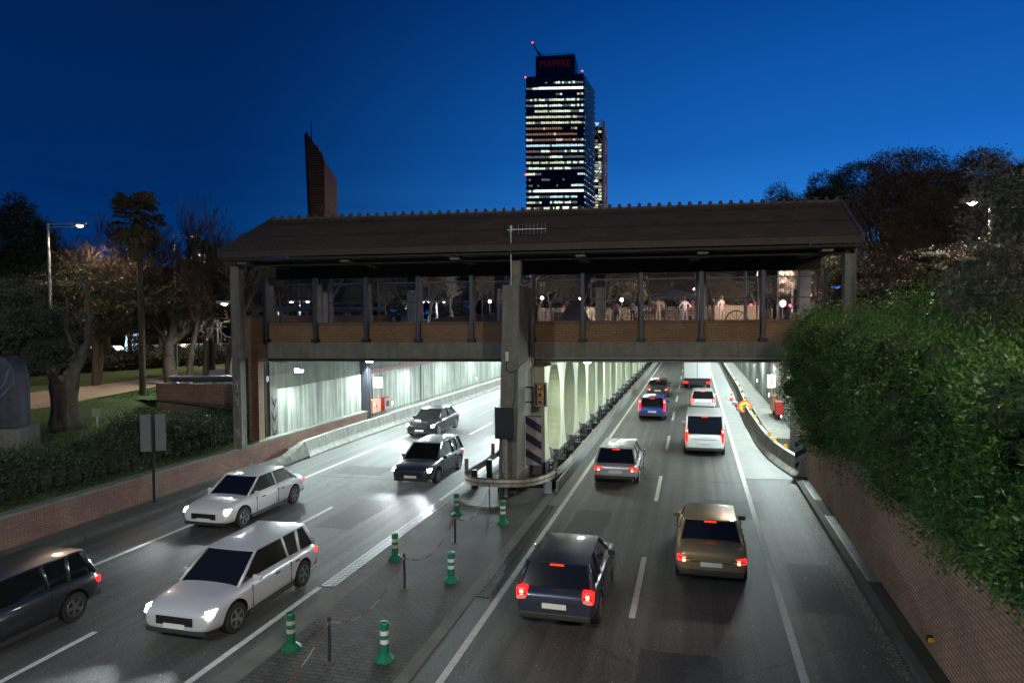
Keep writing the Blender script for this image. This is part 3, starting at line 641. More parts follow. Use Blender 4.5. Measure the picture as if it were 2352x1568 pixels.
bk(MB().box(-12.1, 12.3, 3.945, 4.22, 6.382, 6.55), 'parapet_coping', brick('orange_brick_soldier', (.15, .095, .06), (.13, .08, .05), BoM, ('X', 'Z'), .075, .3, .008, .2, off=0), bevel=.015)
MU = [-12.1, -9.66, -7.23, -4.80, -2.37, .34, 2.49, 4.95, 7.42, 9.87, 12.25]
fr = None
for i, u in enumerate(MU):
    p = bk(MB().box(u-.08, u+.08, 3.70, 3.94, 5.72, 8.6).box(u-.02, u+.02, 3.941, 4.55, 6.56, 8.3), 'mullion', M_blued, bevel=.01)
    bk(MB().box(u-.16, u+.16, 3.66, 3.943, 5.67, 5.80).tube([(u-.12, 3.65, 5.74), (u-.12, 3.6, 5.74)], .025, 6).tube([(u+.12, 3.65, 5.74), (u+.12, 3.6, 5.74)], .025, 6), 'foot_bracket', M_dark, p)
    if i == len(MU)-1: break
    u0, u1 = u+.3, MU[i+1]-.09
    if i == 5: u0 = u+.12
    V_ = 4.5
    p = bk(MB().box(u0, u0+.05, V_-.03, V_+.03, 6.5, 8.32).box(u1-.04, u1, V_-.03, V_+.03, 6.5, 8.32).box(u0, u1, V_-.03, V_+.03, 8.30, 8.36).box(u0, u1, V_-.03, V_+.03, 7.44, 7.48), 'fence_frame', M_blued)
    mb = MB(); s = .075
    for k in range(1, int((u1-u0)/s)): mb.box(u0+k*s-.0035, u0+k*s+.0035, V_-.004, V_+.004, 6.5, 8.3)
    for k in range(1, int(1.8/s)): mb.box(u0, u1, V_-.0045, V_+.0035, 6.5+k*s-.0035, 6.5+k*s+.0035)
    bk(mb, 'wire_mesh', M_blued, p, fixn=False)
# roof
def tiles():
    m = brick('roof_tile', (.040, .030, .024), (.050, .037, .029), (.024, .018, .014), ('X', 'Y'), .24, .18, .016, .35, .9); return m
M_tile = tiles()
e0, e1, r0, r1 = -12.0, 12.45, -11.98, 12.98
vE, zE, vR, zR, vB = 0.0, 9.46, 4.25, 11.32, 8.6
def slope(v0, z0, v1, z1, name):
    nn = 26; mb = MB(); th = .05
    for k in range(nn):
        s0 = k/nn; s1 = (k+1)/nn; a = v0+(v1-v0)*s0; b_ = v0+(v1-v0)*s1; za = z0+(z1-z0)*s0; zb = z0+(z1-z0)*s1
        ua0, ub0 = e0+(r0-e0)*s0, e0+(r0-e0)*s1; ua1, ub1 = e1+(r1-e1)*s0, e1+(r1-e1)*s1
        mb.hexa([(ua0, a, za-.03), (ua1, a, za-.03), (ub1, b_, zb-.03), (ub0, b_, zb-.03)] if v1 > v0 else [(ub0, b_, zb-.03), (ub1, b_, zb-.03), (ua1, a, za-.03), (ua0, a, za-.03)],
                [(ua0, a, za+th), (ua1, a, za+th), (ub1, b_, zb+.008), (ub0, b_, zb+.008)] if v1 > v0 else [(ub0, b_, zb+.008), (ub1, b_, zb+.008), (ua1, a, za+th), (ua0, a, za+th)])
    return bk(mb, name, M_tile)
rf = slope(vE, zE, vR, zR, 'roof_slope'); slope(vB, zE, vR, zR, 'roof_slope')
M_fas = mat('dark_fascia', (.035, .028, .022), .7, var=.25, scale=4, streak=.2)
bk(MB().box(e0, e1, -.07, -.002, 9.22, 9.47), 'fascia', M_fas, rf); bk(MB().box(e0, e1, 8.602, 8.67, 9.22, 9.47), 'fascia', M_fas, rf)
for u, us in ((e0, r0), (e1, r1)):
    bk(MB().hexa([(u-.05, 0, zE-.2), (u+.06, 0, zE-.2), (us+.06, vR, zR-.2), (us-.05, vR, zR-.2)], [(u-.05, 0, zE+.09), (u+.06, 0, zE+.09), (us+.06, vR, zR+.09), (us-.05, vR, zR+.09)]), 'verge_board', mat('grey_verge', (.075, .075, .08), .7, var=.2), rf)
bk(MB().box(e0+.1, e1-.1, .05, 8.5, 9.10, 9.18), 'ceiling', mat('dark_soffit', (.02, .018, .015), .8, var=.2))
bk(MB().box(e0+.35, e1-.3, 4.0, 4.4, 8.56, 9.15), 'edge_beam', mat('dark_timber', (.022, .018, .012), .7, var=.25, scale=3))
bk(MB().box(e0+.35, e1-.3, .95, 1.4, 8.95, 9.14), 'edge_beam', MATS['dark_timber'])
for u in (-11.2, -6.78, -2.26, 2.61, 7.1, 11.4): bk(MB().box(u-.2, u+.2, .55, 8.2, 9.02, 9.14).box(u-.19, u+.19, .35, .95, 8.98, 9.10), 'rafter', M_concd)
ridge0 = None
for k in range(60):
    u = r0+.15+k*.418
    mb = MB().tube([(0, -.14, -.04), (0, -.02, .09), (0, .14, .0)], [.07, .085, .06], 7)
    if ridge0 is None:
        ridge0 = bk(mb, 'ridge_tile', mat('ridge_clay', (.11, .085, .07), .85, var=.2), rf); ridge0.location = (u, vR, zR+.05)
    else:
        c = ridge0.copy(); COL.objects.link(c); c.location = (u, vR, zR+.05+random.uniform(-.01, .01)); c.rotation_euler.z = random.uniform(-.15, .15)
bk(MB().box(r0, r1, vR-.09, vR+.09, zR-.02, zR+.07), 'ridge_cap', MATS['ridge_clay'], rf)
# columns
for (u, z0) in ((-12.0, 1.2), (.04, 7.94), (12.4, 3.0)):
    bk(MB().box(u-.2, u+.2, 1.1, 1.5, z0, 8.95 if u != .04 else 9.0), 'front_column', M_concd, bevel=.02)
for u in (-10.6, -6.1, -1.7, 3.15, 7.75, 12.3): bk(MB().box(u-.24, u+.24, 7.0, 7.4, 6.28, 9.1), 'rear_column', mat('lilac_painted_concrete', (.26, .24, .27), .7, var=.1), bevel=.02)
bk(MB().box(-.42, .5, 1.0, 1.7, 7.94, 7.98).box(-.2, .28, .98, 1.62, 7.98, 8.08), 'column_foot', M_concd)
# details on the front of the pillar
bk(MB().box(-.22, -.08, -.09, -.0, 5.05, 5.42), 'junction_box', M_galv, pil, bevel=.01)
bk(MB().tube([(-.19, -.03, 5.05), (-.2, -.04, 4.75), (-.05, -.03, 4.62), (.2, -.02, 4.70), (.30, .1, 4.85), (.36, 1.0, 4.95)], .018, 6).tube([(.16, -.02, 4.66), (.14, -.03, 4.3), (.13, -.03, 3.6), (.05, -.03, 3.35)], .022, 6), 'cable', M_black, pil)
# brick gate column at the left end
bk(MB().box(-12.62, -12.14, 3.1, 3.6, 1.2, 6.80), 'brick_pier', brick('orange_brick2', Bo1, Bo2, BoM, ('X', 'Z'), .29, .085, .010, .2))
bk(MB().hexa([(-12.66, 3.06, 6.8), (-12.10, 3.06, 6.8), (-12.10, 3.64, 6.8), (-12.66, 3.64, 6.8)], [(-12.40, 3.3, 7.05), (-12.36, 3.3, 7.05), (-12.36, 3.4, 7.05), (-12.40, 3.4, 7.05)]), 'pier_cap', mat('green_copper', (.08, .12, .10), .6))
for k, (z, s) in enumerate(((3.95, 1), (3.3, .8), (1.95, .7))):
    pts = [(-12.1, 1.09, z+.25*s), (-11.92, 1.09, z-.1*s), (-12.08, 1.09, z), (-11.9, 1.09, z+.2*s), (-12.0, 1.09, z-.3*s), (-11.88, 1.09, z-.22*s)]
    bk(MB().tube(pts, .013, 4), 'graffiti', M_sprw)
# yagi antenna on the pillar
t = thing('antenna', 'thin yagi aerial on a mast above the central pillar', 'antenna', BW(.0, .12, 7.94), BA)
MB().tube([(0, 0, 0), (0, 0, 2.2)], .03, 8).build('mast', M_galv, t)
mb = MB().tube([(-.14, 0, 2.1), (1.35, 0, 2.1)], .016, 6)
for k in range(8): x = .3+k*.145; h = .2; mb.tube([(x, 0, 2.1-h), (x, 0, 2.1+h)], .008, 5)
mb.build('boom', M_galv, t); MB().tube([(0, 0, 2.0), (0, 0, 2.26)], .07, 8).build('clamp', M_galv, t)
# signal head
t = thing('traffic_light', 'unlit three lamp traffic signal with amber housing beside the central pillar', 'traffic light', BW(.62, 1.8, 3.10), BA)
MB().box(0, .54, 0, .03, 0, .97).build('backboard', M_black, t, bevel=.04)
MB().tube([(.03, -.01, .06), (.03, -.01, .91), (.06, -.01, .94), (.48, -.01, .94), (.51, -.01, .91), (.51, -.01, .06), (.48, -.01, .03), (.06, -.01, .03), (.03, -.01, .06)], .017, 6, caps=False).build('border', mat('grey_border', (.34, .33, .34), .5), t)
h = MB().box(.15, .40, -.14, -.002, .07, .90).build('housing', mat('amber_housing', (.34, .17, .025), .5, var=.15), t, bevel=.015)
for z in (.21, .485, .76):
    l = MB().lathe([(.088, 0), (.085, .02), (.06, .04), (.02, .048)], 18).build('lens', mat('dark_lens', (.08, .10, .13), .12, var=.1), t, smooth=False); l.location = (.275, -.141, z); l.rotation_euler = (R(90), 0, 0)
    v = MB(); n = 14
    for k in range(n):
        a0 = R(-20+220*k/n); a1 = R(-20+220*(k+1)/n); r_ = .098
        v.hexa([(r_*math.cos(a0), 0, r_*math.sin(a0)), (r_*math.cos(a1), 0, r_*math.sin(a1)), (r_*math.cos(a1), -.13, r_*math.sin(a1)), (r_*math.cos(a0), -.13, r_*math.sin(a0))],
               [((r_+.006)*math.cos(a0), 0, (r_+.006)*math.sin(a0)), ((r_+.006)*math.cos(a1), 0, (r_+.006)*math.sin(a1)), ((r_+.006)*math.cos(a1), -.13, (r_+.006)*math.sin(a1)), ((r_+.006)*math.cos(a0), -.13, (r_+.006)*math.sin(a0))])
    o = v.build('visor', MATS['amber_housing'], t); o.location = (.275, -.14, z)
MB().tube([(.05, .02, .97), (.02, .05, 1.5), (-.1, .1, 1.9)], .012, 5).build('cable', M_black, t); MB().box(-.35, .1, .03, .07, .15, .2).box(-.35, .1, .03, .07, .75, .8).build('bracket', M_dark, t)
# chevron board beside the pillar
t = thing('chevron_sign', 'tall navy and silver diagonal striped board on the side of the central pillar', 'hazard board', BW(.30, 1.6, .76), BA)
chevron(t, .645, 2.0, .62, 1)
MB().box(-.12, .02, .01, .05, .38, .46).box(-.12, .02, .01, .05, 1.45, 1.53).build('bracket', M_galv, t)
t = thing('chevron_sign', 'partly hidden diagonal striped board at the right tunnel mouth under the bush', 'hazard board', (4.02, 30.0, .42))
chevron(t, .6, 1.35, .62, -1); MB().tube([(.3, .03, -.42), (.3, .03, 1.3)], .03, 8).build('post', M_galv, t)
# black sign panel on a post
t = thing('sign_panel', 'plain black panel on a grey post in front of the central pillar', 'sign', BW(-.16, -.6, 0), BA)
MB().box(-.36, .34, -.05, .05, 2.22, 3.38).build('panel', mat('panel_black', (.015, .016, .022), .35, var=.2), t, bevel=.012)
MB().box(-.38, .36, -.03, .06, 2.19, 2.218).box(-.38, -.362, -.03, .06, 2.19, 3.41).box(.342, .36, -.03, .06, 2.19, 3.41).build('frame', M_dark, t)
MB().box(-.05, .05, .052, .12, 0, 3.2).box(-.12, -.08, .06, .1, .9, 2.3).build('post', M_galvd, t); MB().lathe([(.1, .0), (.09, .05)], 12, c=(0, .08)).build('foot', M_galv, t)
# two-leaf sign seen from behind, left
t = thing('road_sign', 'back of a grey two leaf road sign on a post by the left brick wall', 'road sign', XP(355, 1155, -18.95)*np.array([1, 1, 0])+[0, 0, .11], R(33))
MB().box(-.045, .045, -.045, .045, 0, 3.15).build('post', M_dark, t)
M_alu = mat('bare_aluminium', (.13, .145, .145), .5, .2, var=.12)
MB().box(-.42, -.06, .05, .075, 1.85, 3.2).build('leaf', M_alu, t, bevel=.01); MB().box(.06, .42, .05, .075, 1.85, 3.2).build('leaf', M_alu, t, bevel=.01)

# ------------------------------------------------------------------ bollards, chain posts, chains
M_bg = mat('green_plastic', (.012, .17, .10), .35, var=.08); M_bgd = mat('dark_green_plastic', (.010, .12, .06), .35, var=.1); M_band = mat('reflective_band', (.72, .70, .74), .35, var=.06); M_band2 = mat('dusty_band', (.42, .36, .31), .4, var=.1)
def bollard(x, y, lb, gm, bm_, rz):
    t = thing('bollard', lb, 'bollard', (x, y, .013), rz, 'green traffic bollards on the median')
    MB().lathe([(.215, 0), (.21, .035), (.13, .105), (.10, .13)], 8).build('base', gm, t)
    MB().lathe([(.092, .10), (.092, .33), (.086, .335), (.086, .425), (.092, .43), (.092, .50), (.086, .505), (.086, .595), (.093, .60), (.095, .725), (.085, .745), (.06, .75)], 24).build('body', gm, t, smooth=False)
    MB().lathe([(.0885, .337), (.0885, .423)], 24).build('reflective_band', bm_, t); MB().lathe([(.0885, .507), (.0885, .593)], 24).build('reflective_band', bm_, t)
    MB().lathe([(.03, .751), (.03, .757)], 10).build('cap_plug', M_black, t)
bollard(-7.92, 12.05, 'dark green bollard nearest the camera in the left row', M_bgd, M_band2, .2)
bollard(-5.87, 12.10, 'bright green bollard nearest the camera in the right row', M_bg, M_band, .5)
bollard(-8.03, 17.3, 'dark green bollard in the left row beside the pale drain grate', M_bgd, M_band2, .9)
bollard(-5.97, 16.19, 'bright green bollard second in the right row, left of the dark grate', M_bg, M_band, .1)
bollard(-7.80, 21.76, 'dark green bollard farthest in the left row, near the guardrail nose', M_bgd, M_band2, .4)
bollard(-6.0, 21.17, 'bright green bollard farthest in the right row, below the central pillar', M_bg, M_band, .7)
posts = [(-6.85, 8.1), (-6.88, 11.76), (-6.92, 15.44), (-6.86, 18.98), (-6.90, 22.67)]
lbs = [None, 'slim dark chain post between the two nearest bollards', 'slim dark chain post beside the second left bollard', 'slim dark chain post halfway to the guardrail', 'slim dark chain post right below the guardrail']
for (x, y), lb in zip(posts, lbs):
    t = thing('chain_post', lb or 'slim dark chain post just below the picture edge', 'post', (x, y, .012), 0, 'chain posts along the median')
    MB().lathe([(.032, 0), (.032, .84), (.04, .845), (.04, .87), (.025, .895)], 12).build('shaft', M_blued, t)
    MB().lathe([(.12, 0), (.11, .012), (.05, .02)], 10).build('base_plate', mat('rusty_plate', (.10, .07, .05), .8, var=.4), t)
    MB().lathe([(.036, .74), (.036, .80)], 10).build('tape_wrap', mat('old_tape', (.16, .09, .08), .7), t)
M_cr = mat('red_chain', (.22, .035, .03), .6); M_cw = mat('white_chain', (.34, .33, .31), .6)
for (a, b_), lb in zip(zip(posts, posts[1:]), ['red and white plastic chain leading out of the picture bottom', 'red and white chain between the first two visible posts', 'red and white chain between the second and third posts', 'red and white chain hanging nearest the guardrail']):
    n = 74; mb = MB(); sag = .50
    for k in range(n):
        s = (k+.5)/n; zz = .80-sag*4*s*(1-s)*1.0; x = a[0]+(b_[0]-a[0])*s; y = a[1]+(b_[1]-a[1])*s
        dz = -(sag*4*(1-2*s))/math.hypot(b_[0]-a[0], b_[1]-a[1]); d = Vector((b_[0]-a[0], b_[1]-a[1], 0)).normalized(); d.z = dz; d.normalize()
        sd = Vector((0, 0, 1)).cross(d).normalized() if k % 2 else d.cross(Vector((0, 0, 1)).cross(d)).normalized()
        ring = []
        for j in range(8):
            q = 2*math.pi*j/8; ring.append(Vector((x, y, zz+.012))+d*(.034*math.cos(q))+sd*(.017*math.sin(q)))
        mb.tube(ring+[ring[0]], .0055, 4, mi=(k//9) % 2, caps=False)
    tag(mb.build('chain', [M_cw, M_cr], fixn=False), lb, 'chain', 'plastic chains between the posts')
# fallen sign, cone, sandbags on the right shoulder
t = thing('round_sign', 'fallen round yellow roadworks sign with red rim leaning on the right barrier', 'road sign', (3.25, 47.2, .72)); t.rotation_euler = (R(66), R(-22), R(10))
MB().lathe([(.44, 0), (.44, .02)], 28).build('rim', mat('sign_red', (.6, .02, .03), .4), t); MB().lathe([(.35, .021), (.35, .024)], 28).build('face', mat('sign_yellow', (.75, .45, .02), .4), t)
MB().box(-.2, .2, -.14, -.02, .0245, .027).box(-.16, .16, .03, .13, .0245, .027).box(-.05, -.02, -.1, .1, .0275, .029).build('symbol', M_black, t)
t = thing('traffic_cone', 'orange and white striped cone by the right barrier', 'cone', (2.9, 57.0, .006), .3)
MB().box(-.22, .22, -.22, .22, 0, .04).build('base', mat('cone_orange', (.75, .12, .03), .5), t, bevel=.02)
MB().lathe([(.16, .04), (.13, .2)], 18).lathe([(.098, .38), (.066, .56)], 18).lathe([(.045, .68), (.03, .8)], 18).build('cone_body', MATS['cone_orange'], t)
MB().lathe([(.13, .2), (.098, .38)], 18).lathe([(.066, .56), (.045, .68)], 18).build('white_band', M_refw, t)
for k, (x, y, c, lb) in enumerate(((3.05, 54.2, M_refw, 'crumpled white sandbag beside the fallen sign'), (3.1, 51.0, M_refw, 'flat white sandbag at the foot of the right barrier'), (3.02, 52.5, M_red, 'small red bag between the two white sandbags'))):
    mb = MB().tube([(-.28, 0, .08), (-.15, .03, .13), (.05, -.02, .14), (.26, .02, .07)], [.06, .13, .14, .05], 8); tag(mb.build('sandbag', c, subsurf=1, loc=(x, y, .0), rotz=k*.9), lb, 'sandbag')

# ------------------------------------------------------------------ vehicles
M_head = emat('headlamp', (.93, .96, 1), 30); M_tail = emat('tail_lamp', (1, .012, .01), 3.0, (.4, .01, .01)); M_brake = emat('brake_lamp', (1, .03, .01), 2.5, (.4, .01, .01)); M_ind = mat('amber_lens', (.6, .2, .02), .2)
M_trim = mat('grey_trim', (.03, .03, .03), .6)
def paint(name, c, met=.3): return mat(name, c, .3, met, var=.03, coat=.8)
def loft(st, sub=1):
    """st: (y, half width, z bottom, z shoulder, crown)"""
    ring = lambda w_, zb, zs, cr: [(-.72*w_, zb), (-.95*w_, zb+.06), (-w_, zb+(zs-zb)*.35), (-w_, zb+(zs-zb)*.72), (-.95*w_, zs-.03), (-.80*w_, zs+.5*cr), (-.35*w_, zs+cr), (.35*w_, zs+cr), (.80*w_, zs+.5*cr), (.95*w_, zs-.03), (w_, zb+(zs-zb)*.72), (w_, zb+(zs-zb)*.35), (.95*w_, zb+.06), (.72*w_, zb)]
    mb = MB(); vs = []; fs = []
    for (y, w_, zb, zs, cr) in st: vs += [(x, y, z) for x, z in ring(w_, zb, zs, cr)]
    k = 14
    for i in range(len(st)-1):
        for j in range(k): a = i*k+j; b_ = i*k+(j+1) % k; fs.append((a, b_, b_+k, a+k))
    fs.append(tuple(range(k-1, -1, -1))); fs.append(tuple(range(len(vs)-k, len(vs))))
    return mb.add(vs, fs)
def wheels(t, W_, yf, yr, r=.32):
    for y in (yf, yr):
        for s in (-1, 1):
            wh = MB().tube([(s*(W_/2-.2), 0, 0), (s*(W_/2-.015), 0, 0)], r, 22).build('wheel', M_tyre, t, bevel=.02); wh.location = (0, y, r)
            rim = MB().tube([(s*(W_/2-.05), 0, 0), (s*(W_/2-.022), 0, 0)], r*.66, 18, 1).tube([(s*(W_/2-.04), 0, 0), (s*(W_/2-.008), 0, 0)], .055, 10, 0)
            x0_, x1_ = sorted((s*(W_/2-.03), s*(W_/2-.010)))
            for k in range(5):
                a_ = 2*math.pi*k/5+y; c_, s_ = math.cos(a_), math.sin(a_); q = [(.04, -.028), (r*.64, -.045), (r*.64, .045), (.04, .028)]
                rim.prism([(u*c_-v*s_, u*s_+v*c_) for u, v in q], 'x', x0_, x1_, 0)
            ring_ = [(s*(W_/2-.018), r*.63*math.cos(2*math.pi*k/20), r*.63*math.sin(2*math.pi*k/20)) for k in range(21)]; rim.tube(ring_, .016, 5, 0, caps=False)
            rim.build('rim', [M_rim, M_black], wh)
def car(name, lb, x, y, away, pm, style='hatch', L=4.2, W_=1.78, H_=1.47, grp=None, taillamp='tall', lit=True, cat='car'):
    """y = the end of the car nearest the camera; local +y = forward"""
    t = thing(name, lb, cat, (x, y+L/2, .006), 0 if away else math.pi, grp)
    h = W_/2; a = -L/2; met_ = True
    belt = .93 if style != 'van' else 1.12
    hood = .92 if style != 'van' else 1.10
    if style == 'sedan': trunk = .98
    else: trunk = belt
    st = [(a, h*.80, .34, trunk-.22, .0), (a+.05, h*.90, .28, trunk-.10, .01), (a+.22, h*.97, .22, trunk-.02, .03), (a+.9, h, .20, trunk, .03), (0, h, .19, belt, .03), (.75, h, .19, belt-.01, .03), (L/2-1.15, h*.995, .20, hood-.03, .03), (L/2-.5, h*.97, .21, hood-.08, .05), (L/2-.14, h*.91, .23, hood-.17, .04), (L/2-.02, h*.82, .28, hood-.25, .02), (L/2+.01, h*.72, .34, hood-.33, .0)]
    body = loft(st).build('body', [pm, M_black], t, smooth=True, subsurf=2)
    cut = MB()
    for yw_ in (L/2-.82, a+.78):
        for s in (-1, 1): cut.tube([(s*(h-.30), yw_, .33), (s*(h+.12), yw_, .33)], .385, 28, 1)
    co_ = cut.build('cutter', [pm, M_black]); co_.matrix_world = Matrix(); body.parent = None
    bo = body.modifiers.new('w', 'BOOLEAN'); bo.object = co_; bo.operation = 'DIFFERENCE'; bo.solver = 'EXACT'
    dg = bpy.context.evaluated_depsgraph_get(); me_ = bpy.data.meshes.new_from_object(body.evaluated_get(dg))
    body.modifiers.clear(); body.data = me_; bpy.data.objects.remove(co_); body.parent = t
    try: me_.set_sharp_from_angle(angle=R(38))
    except Exception: pass
    if style == 'hatch': bot = (a+.16, a+.42, L/2-1.85, L/2-1.02)
    elif style == 'sedan': bot = (a+.55, a+1.15, L/2-1.95, L/2-1.15)
    else: bot = (a+.06, a+.16, L/2-1.55, L/2-.85)
    yb, yt, yf, yw = bot; wb, wt = h*.90, h*(.72 if style != 'van' else .84); zt = H_-.05
    def P_(s, yy, ww, z): return (s*ww, yy, z)
    lo = [(-wb, yb, belt-.05), (wb, yb, belt-.05), (wb*.94, yw, belt-.06), (-wb*.94, yw, belt-.06)]
    hi = [(-wt, yt, zt), (wt, yt, zt), (wt*.96, yf, zt), (-wt*.96, yf, zt)]
    MB().hexa(lo, hi).build('windows', M_glassd, t, bevel=.05)
    e = .025
    rm = MB(); nx_, ny_ = 6, 6; vs_ = []
    for j in range(ny_+1):
        for i in range(nx_+1):
            p_, q_ = i/nx_*2-1, j/ny_; ww = (wt+e)*(1-.04*q_); yy_ = (yt-.07)+(yf+.05-yt+.07)*q_
            vs_.append((p_*ww, yy_+(.03*(1-p_*p_)*(1 if q_ > .5 else -1)*abs(2*q_-1)), zt+.012+.055*(1-abs(p_)**3)*(1-abs(2*q_-1)**4)))
    rm.add(vs_, [(j*(nx_+1)+i, j*(nx_+1)+i+1, (j+1)*(nx_+1)+i+1, (j+1)*(nx_+1)+i) for j in range(ny_) for i in range(nx_)])
    nt_ = len(vs_); bd_ = list(range(nx_+1))+[j*(nx_+1)+nx_ for j in range(1, ny_+1)]+[ny_*(nx_+1)+i for i in range(nx_-1, -1, -1)]+[j*(nx_+1) for j in range(ny_-1, 0, -1)]
    rm.add([(vs_[i][0], vs_[i][1], vs_[i][2]-.03) for i in bd_], [tuple(range(len(bd_)))])
    for i in range(len(bd_)): j = (i+1) % len(bd_); rm.f.append((bd_[i], nt_+i, nt_+j, bd_[j])); rm.m.append(0)
    rm_old = MB().hexa([(-wt-e, yt-.07, zt-.02), (wt+e, yt-.07, zt-.02), (wt*.96+e, yf+.05, zt-.02), (-wt*.96-e, yf+.05, zt-.02)], [(-wt+.03, yt+.02, zt+.055), (wt-.03, yt+.02, zt+.055), (wt*.96-.03, yf-.05, zt+.05), (-wt*.96+.03, yf-.05, zt+.05)])
    rm.build('roof', pm, t, smooth=True).modifiers.new('e', 'EDGE_SPLIT').split_angle = R(50)
    def pil_(a_, b_, r_, n_): MB().tube([a_, b_], r_, n_).build('window_pillar', pm, t, smooth=True)
    for s in (-1, 1):
        pil_((s*wb, yb+.02, belt-.03), (s*(wt+.01), yt, zt), [.055, .045], 6); pil_((s*wb*.94, yw-.02, belt-.05), (s*(wt*.96+.01), yf, zt), [.04, .032], 6)
        ym = (yt+yf)/2; pil_((s*(wb+.005), ym-.05, belt-.03), (s*(wt+.010), ym, zt), .028, 5)
        if style != 'sedan': pil_((s*(wb-.01), yt+.42, belt-.03), (s*(wt+.0), yt+.36, zt), .04 if style == 'hatch' else .06, 5)
        for yy_, zz_ in ((ym-.05, .30), (yw-.35, .30)):
            MB().box(s*(h*.988)-.012, s*(h*.988)+.012, yy_-.006, yy_+.006, .36, belt-.10).build('door_seam', M_black, t)
        for yy_ in (ym-.22, yw-.6 if style != 'hatch' else ym+.62): MB().box(s*(h*1.0)-.012, s*(h*1.0)+.014, yy_-.2, yy_-.04, belt-.19, belt-.16).build('door_handle', M_trim if met_ else pm, t)
        MB().box(s*(h*.965)-.02, s*(h*.965)+.02, a+1.2, L/2-1.25, .20, .30).build('sill', M_trim, t)
    # lamps
    for s in (-1, 1):
        if taillamp == 'tall':
            x0, x1, z0, z1 = h*.66, h*.925, .66, belt+.0
        elif taillamp == 'slim': x0, x1, z0, z1 = h*.80, h*.93, .64, 1.34
        else: x0, x1, z0, z1 = h*.54, h*.925, belt-.31, belt-.15
        b = MB(); xa, xb = sorted((s*x0, s*x1)); b.box(xa, xb, a+.015, a+.26, z0, z1)
        tl = b.build('taillight', M_tail, t, bevel=.035)
        xc = (xa+xb)/2; MB().box(xc-.035, xc+.035, a+.004, a+.016, z1-.16, z1-.06).build('bulb', emat('tail_bulb', (1, .22, .12), 9), tl); MB().box(xa+.03, xb-.03, a+.004, a+.016, z0+.03, z0+.08).build('reversing_lens', mat('milky_lens', (.55, .5, .5), .2), tl); MB().box(xa+.02, xb-.02, a+.002, a+.016, (z0+z1)/2-.012, (z0+z1)/2+.012).build('lens_divider', M_black, tl)
        hx0, hx1 = sorted((s*h*.58, s*h*.90))
        hl = MB().hexa([(hx0, L/2-.42, hood-.34), (hx1, L/2-.42, hood-.34), (hx1, L/2-.05, hood-.33), (hx0, L/2+.0, hood-.34)] if s > 0 else [(hx0, L/2-.42, hood-.34), (hx1, L/2-.42, hood-.34), (hx1, L/2+.0, hood-.34), (hx0, L/2-.05, hood-.33)], [(hx0, L/2-.42, hood-.19), (hx1, L/2-.42, hood-.19), (hx1, L/2-.13, hood-.19), (hx0, L/2-.09, hood-.20)]).build('headlight', M_head if not away else mat('headlamp_glass', (.4, .4, .42), .1), t, bevel=.02)
        mir = MB().box(-.10, .10, -.05, .05, -.055, .07).build('mirror', pm, t, bevel=.03); mir.location = (s*(h+.015), L/2-1.5, belt+.01)
    MB().box(-h*.50, h*.50, L/2-.045, L/2+.016, .42, .60).build('grille', M_black, t, bevel=.01)
    MB().box(-h*.8, h*.8, L/2-.10, L/2+.01, .24, .34).build('front_bumper', M_trim, t, bevel=.02)
    MB().box(-h*.86, h*.86, a-.03, a+.12, .30, .44).build('rear_bumper', M_trim, t, bevel=.03)
    MB().box(-.26, .26, a-.022, a-.008, .53 if style != 'van' else .62, .64 if style != 'van' else .73).build('number_plate', M_plate, t)
    MB().box(-.26, .26, L/2+.018, L/2+.026, .36, .46).build('number_plate', M_plate, t)
    MB().box(-.15, .15, yt-.085, yt-.06, zt-.065, zt-.04).build('high_brake_light', M_brake, t)
    MB().box(-h*.55, h*.55, a-.006, a+.03, belt-.30, belt-.285).build('tailgate_seam', M_black, t)
    wheels(t, W_, L/2-.82, a+.78)
    if not away and lit:
        for s in (-1, 1): lamp('headlight_beam', 'SPOT', (s*h*.74, L/2+.06, hood-.27), 420, (.88, .94, 1), t, .06, target=(s*h*.74, L/2+14, -.1), spot=R(70), blend=.8)
    if away and lit: lamp('taillight_glow', 'AREA', (0, a-.15, .8), .5, (1, .05, .03), t, .9, target=(0, a-2, .2))
    return t
P_grey = paint('slate_blue_paint', (.035, .045, .075)); P_silver = paint('silver_paint', (.48, .52, .54), .5); P_blue = paint('royal_blue_paint', (.02, .055, .32)); P_dk = paint('dark_grey_paint', (.03, .032, .035))
P_tan = paint('gold_beige_paint', (.30, .235, .13), .4); P_wh = paint('white_paint', (.72, .73, .74), 0); P_wh2 = paint('pearl_paint', (.60, .62, .66), .2); P_bk = paint('black_paint', (.012, .013, .015))
g1 = 'cars driving away into the tunnel'; g2 = 'cars coming out of the left tunnel'
car('parked_car' if 0 else 'car', 'dark slate blue hatchback with large red tail lights, nearest on the right carriageway', -2.86, 14.0, True, P_grey, 'hatch', 4.1, 1.80, 1.45, g1, 'tall')
car('car', 'silver grey hatchback following in the left lane of the right carriageway by the guardrail', -3.0, 26.9, True, P_silver, 'hatch', 4.3, 1.8, 1.52, g1, 'wide')
car('car', 'royal blue estate car deep in the left lane of the right tunnel', -2.6, 44.6, True, P_blue, 'hatch', 4.3, 1.8, 1.5, g1, 'slim')
car('car', 'dark grey saloon ahead of the blue car in the right tunnel', -2.9, 57.5, True, P_dk, 'sedan', 4.5, 1.8, 1.43, g1, 'wide')
car('car', 'gold beige saloon in the middle of the right carriageway just outside the tunnel', .42, 17.3, True, P_tan, 'sedan', 4.5, 1.78, 1.44, g1, 'wide')
car('van', 'white van in the right lane under the footbridge', .50, 33.6, True, P_wh, 'van', 4.7, 1.92, 2.0, g1, 'slim', cat='van')
car('car', 'white hatchback ahead of the white van in the tunnel', .62, 49.4, True, P_wh, 'hatch', 4.2, 1.8, 1.5, g1, 'tall')
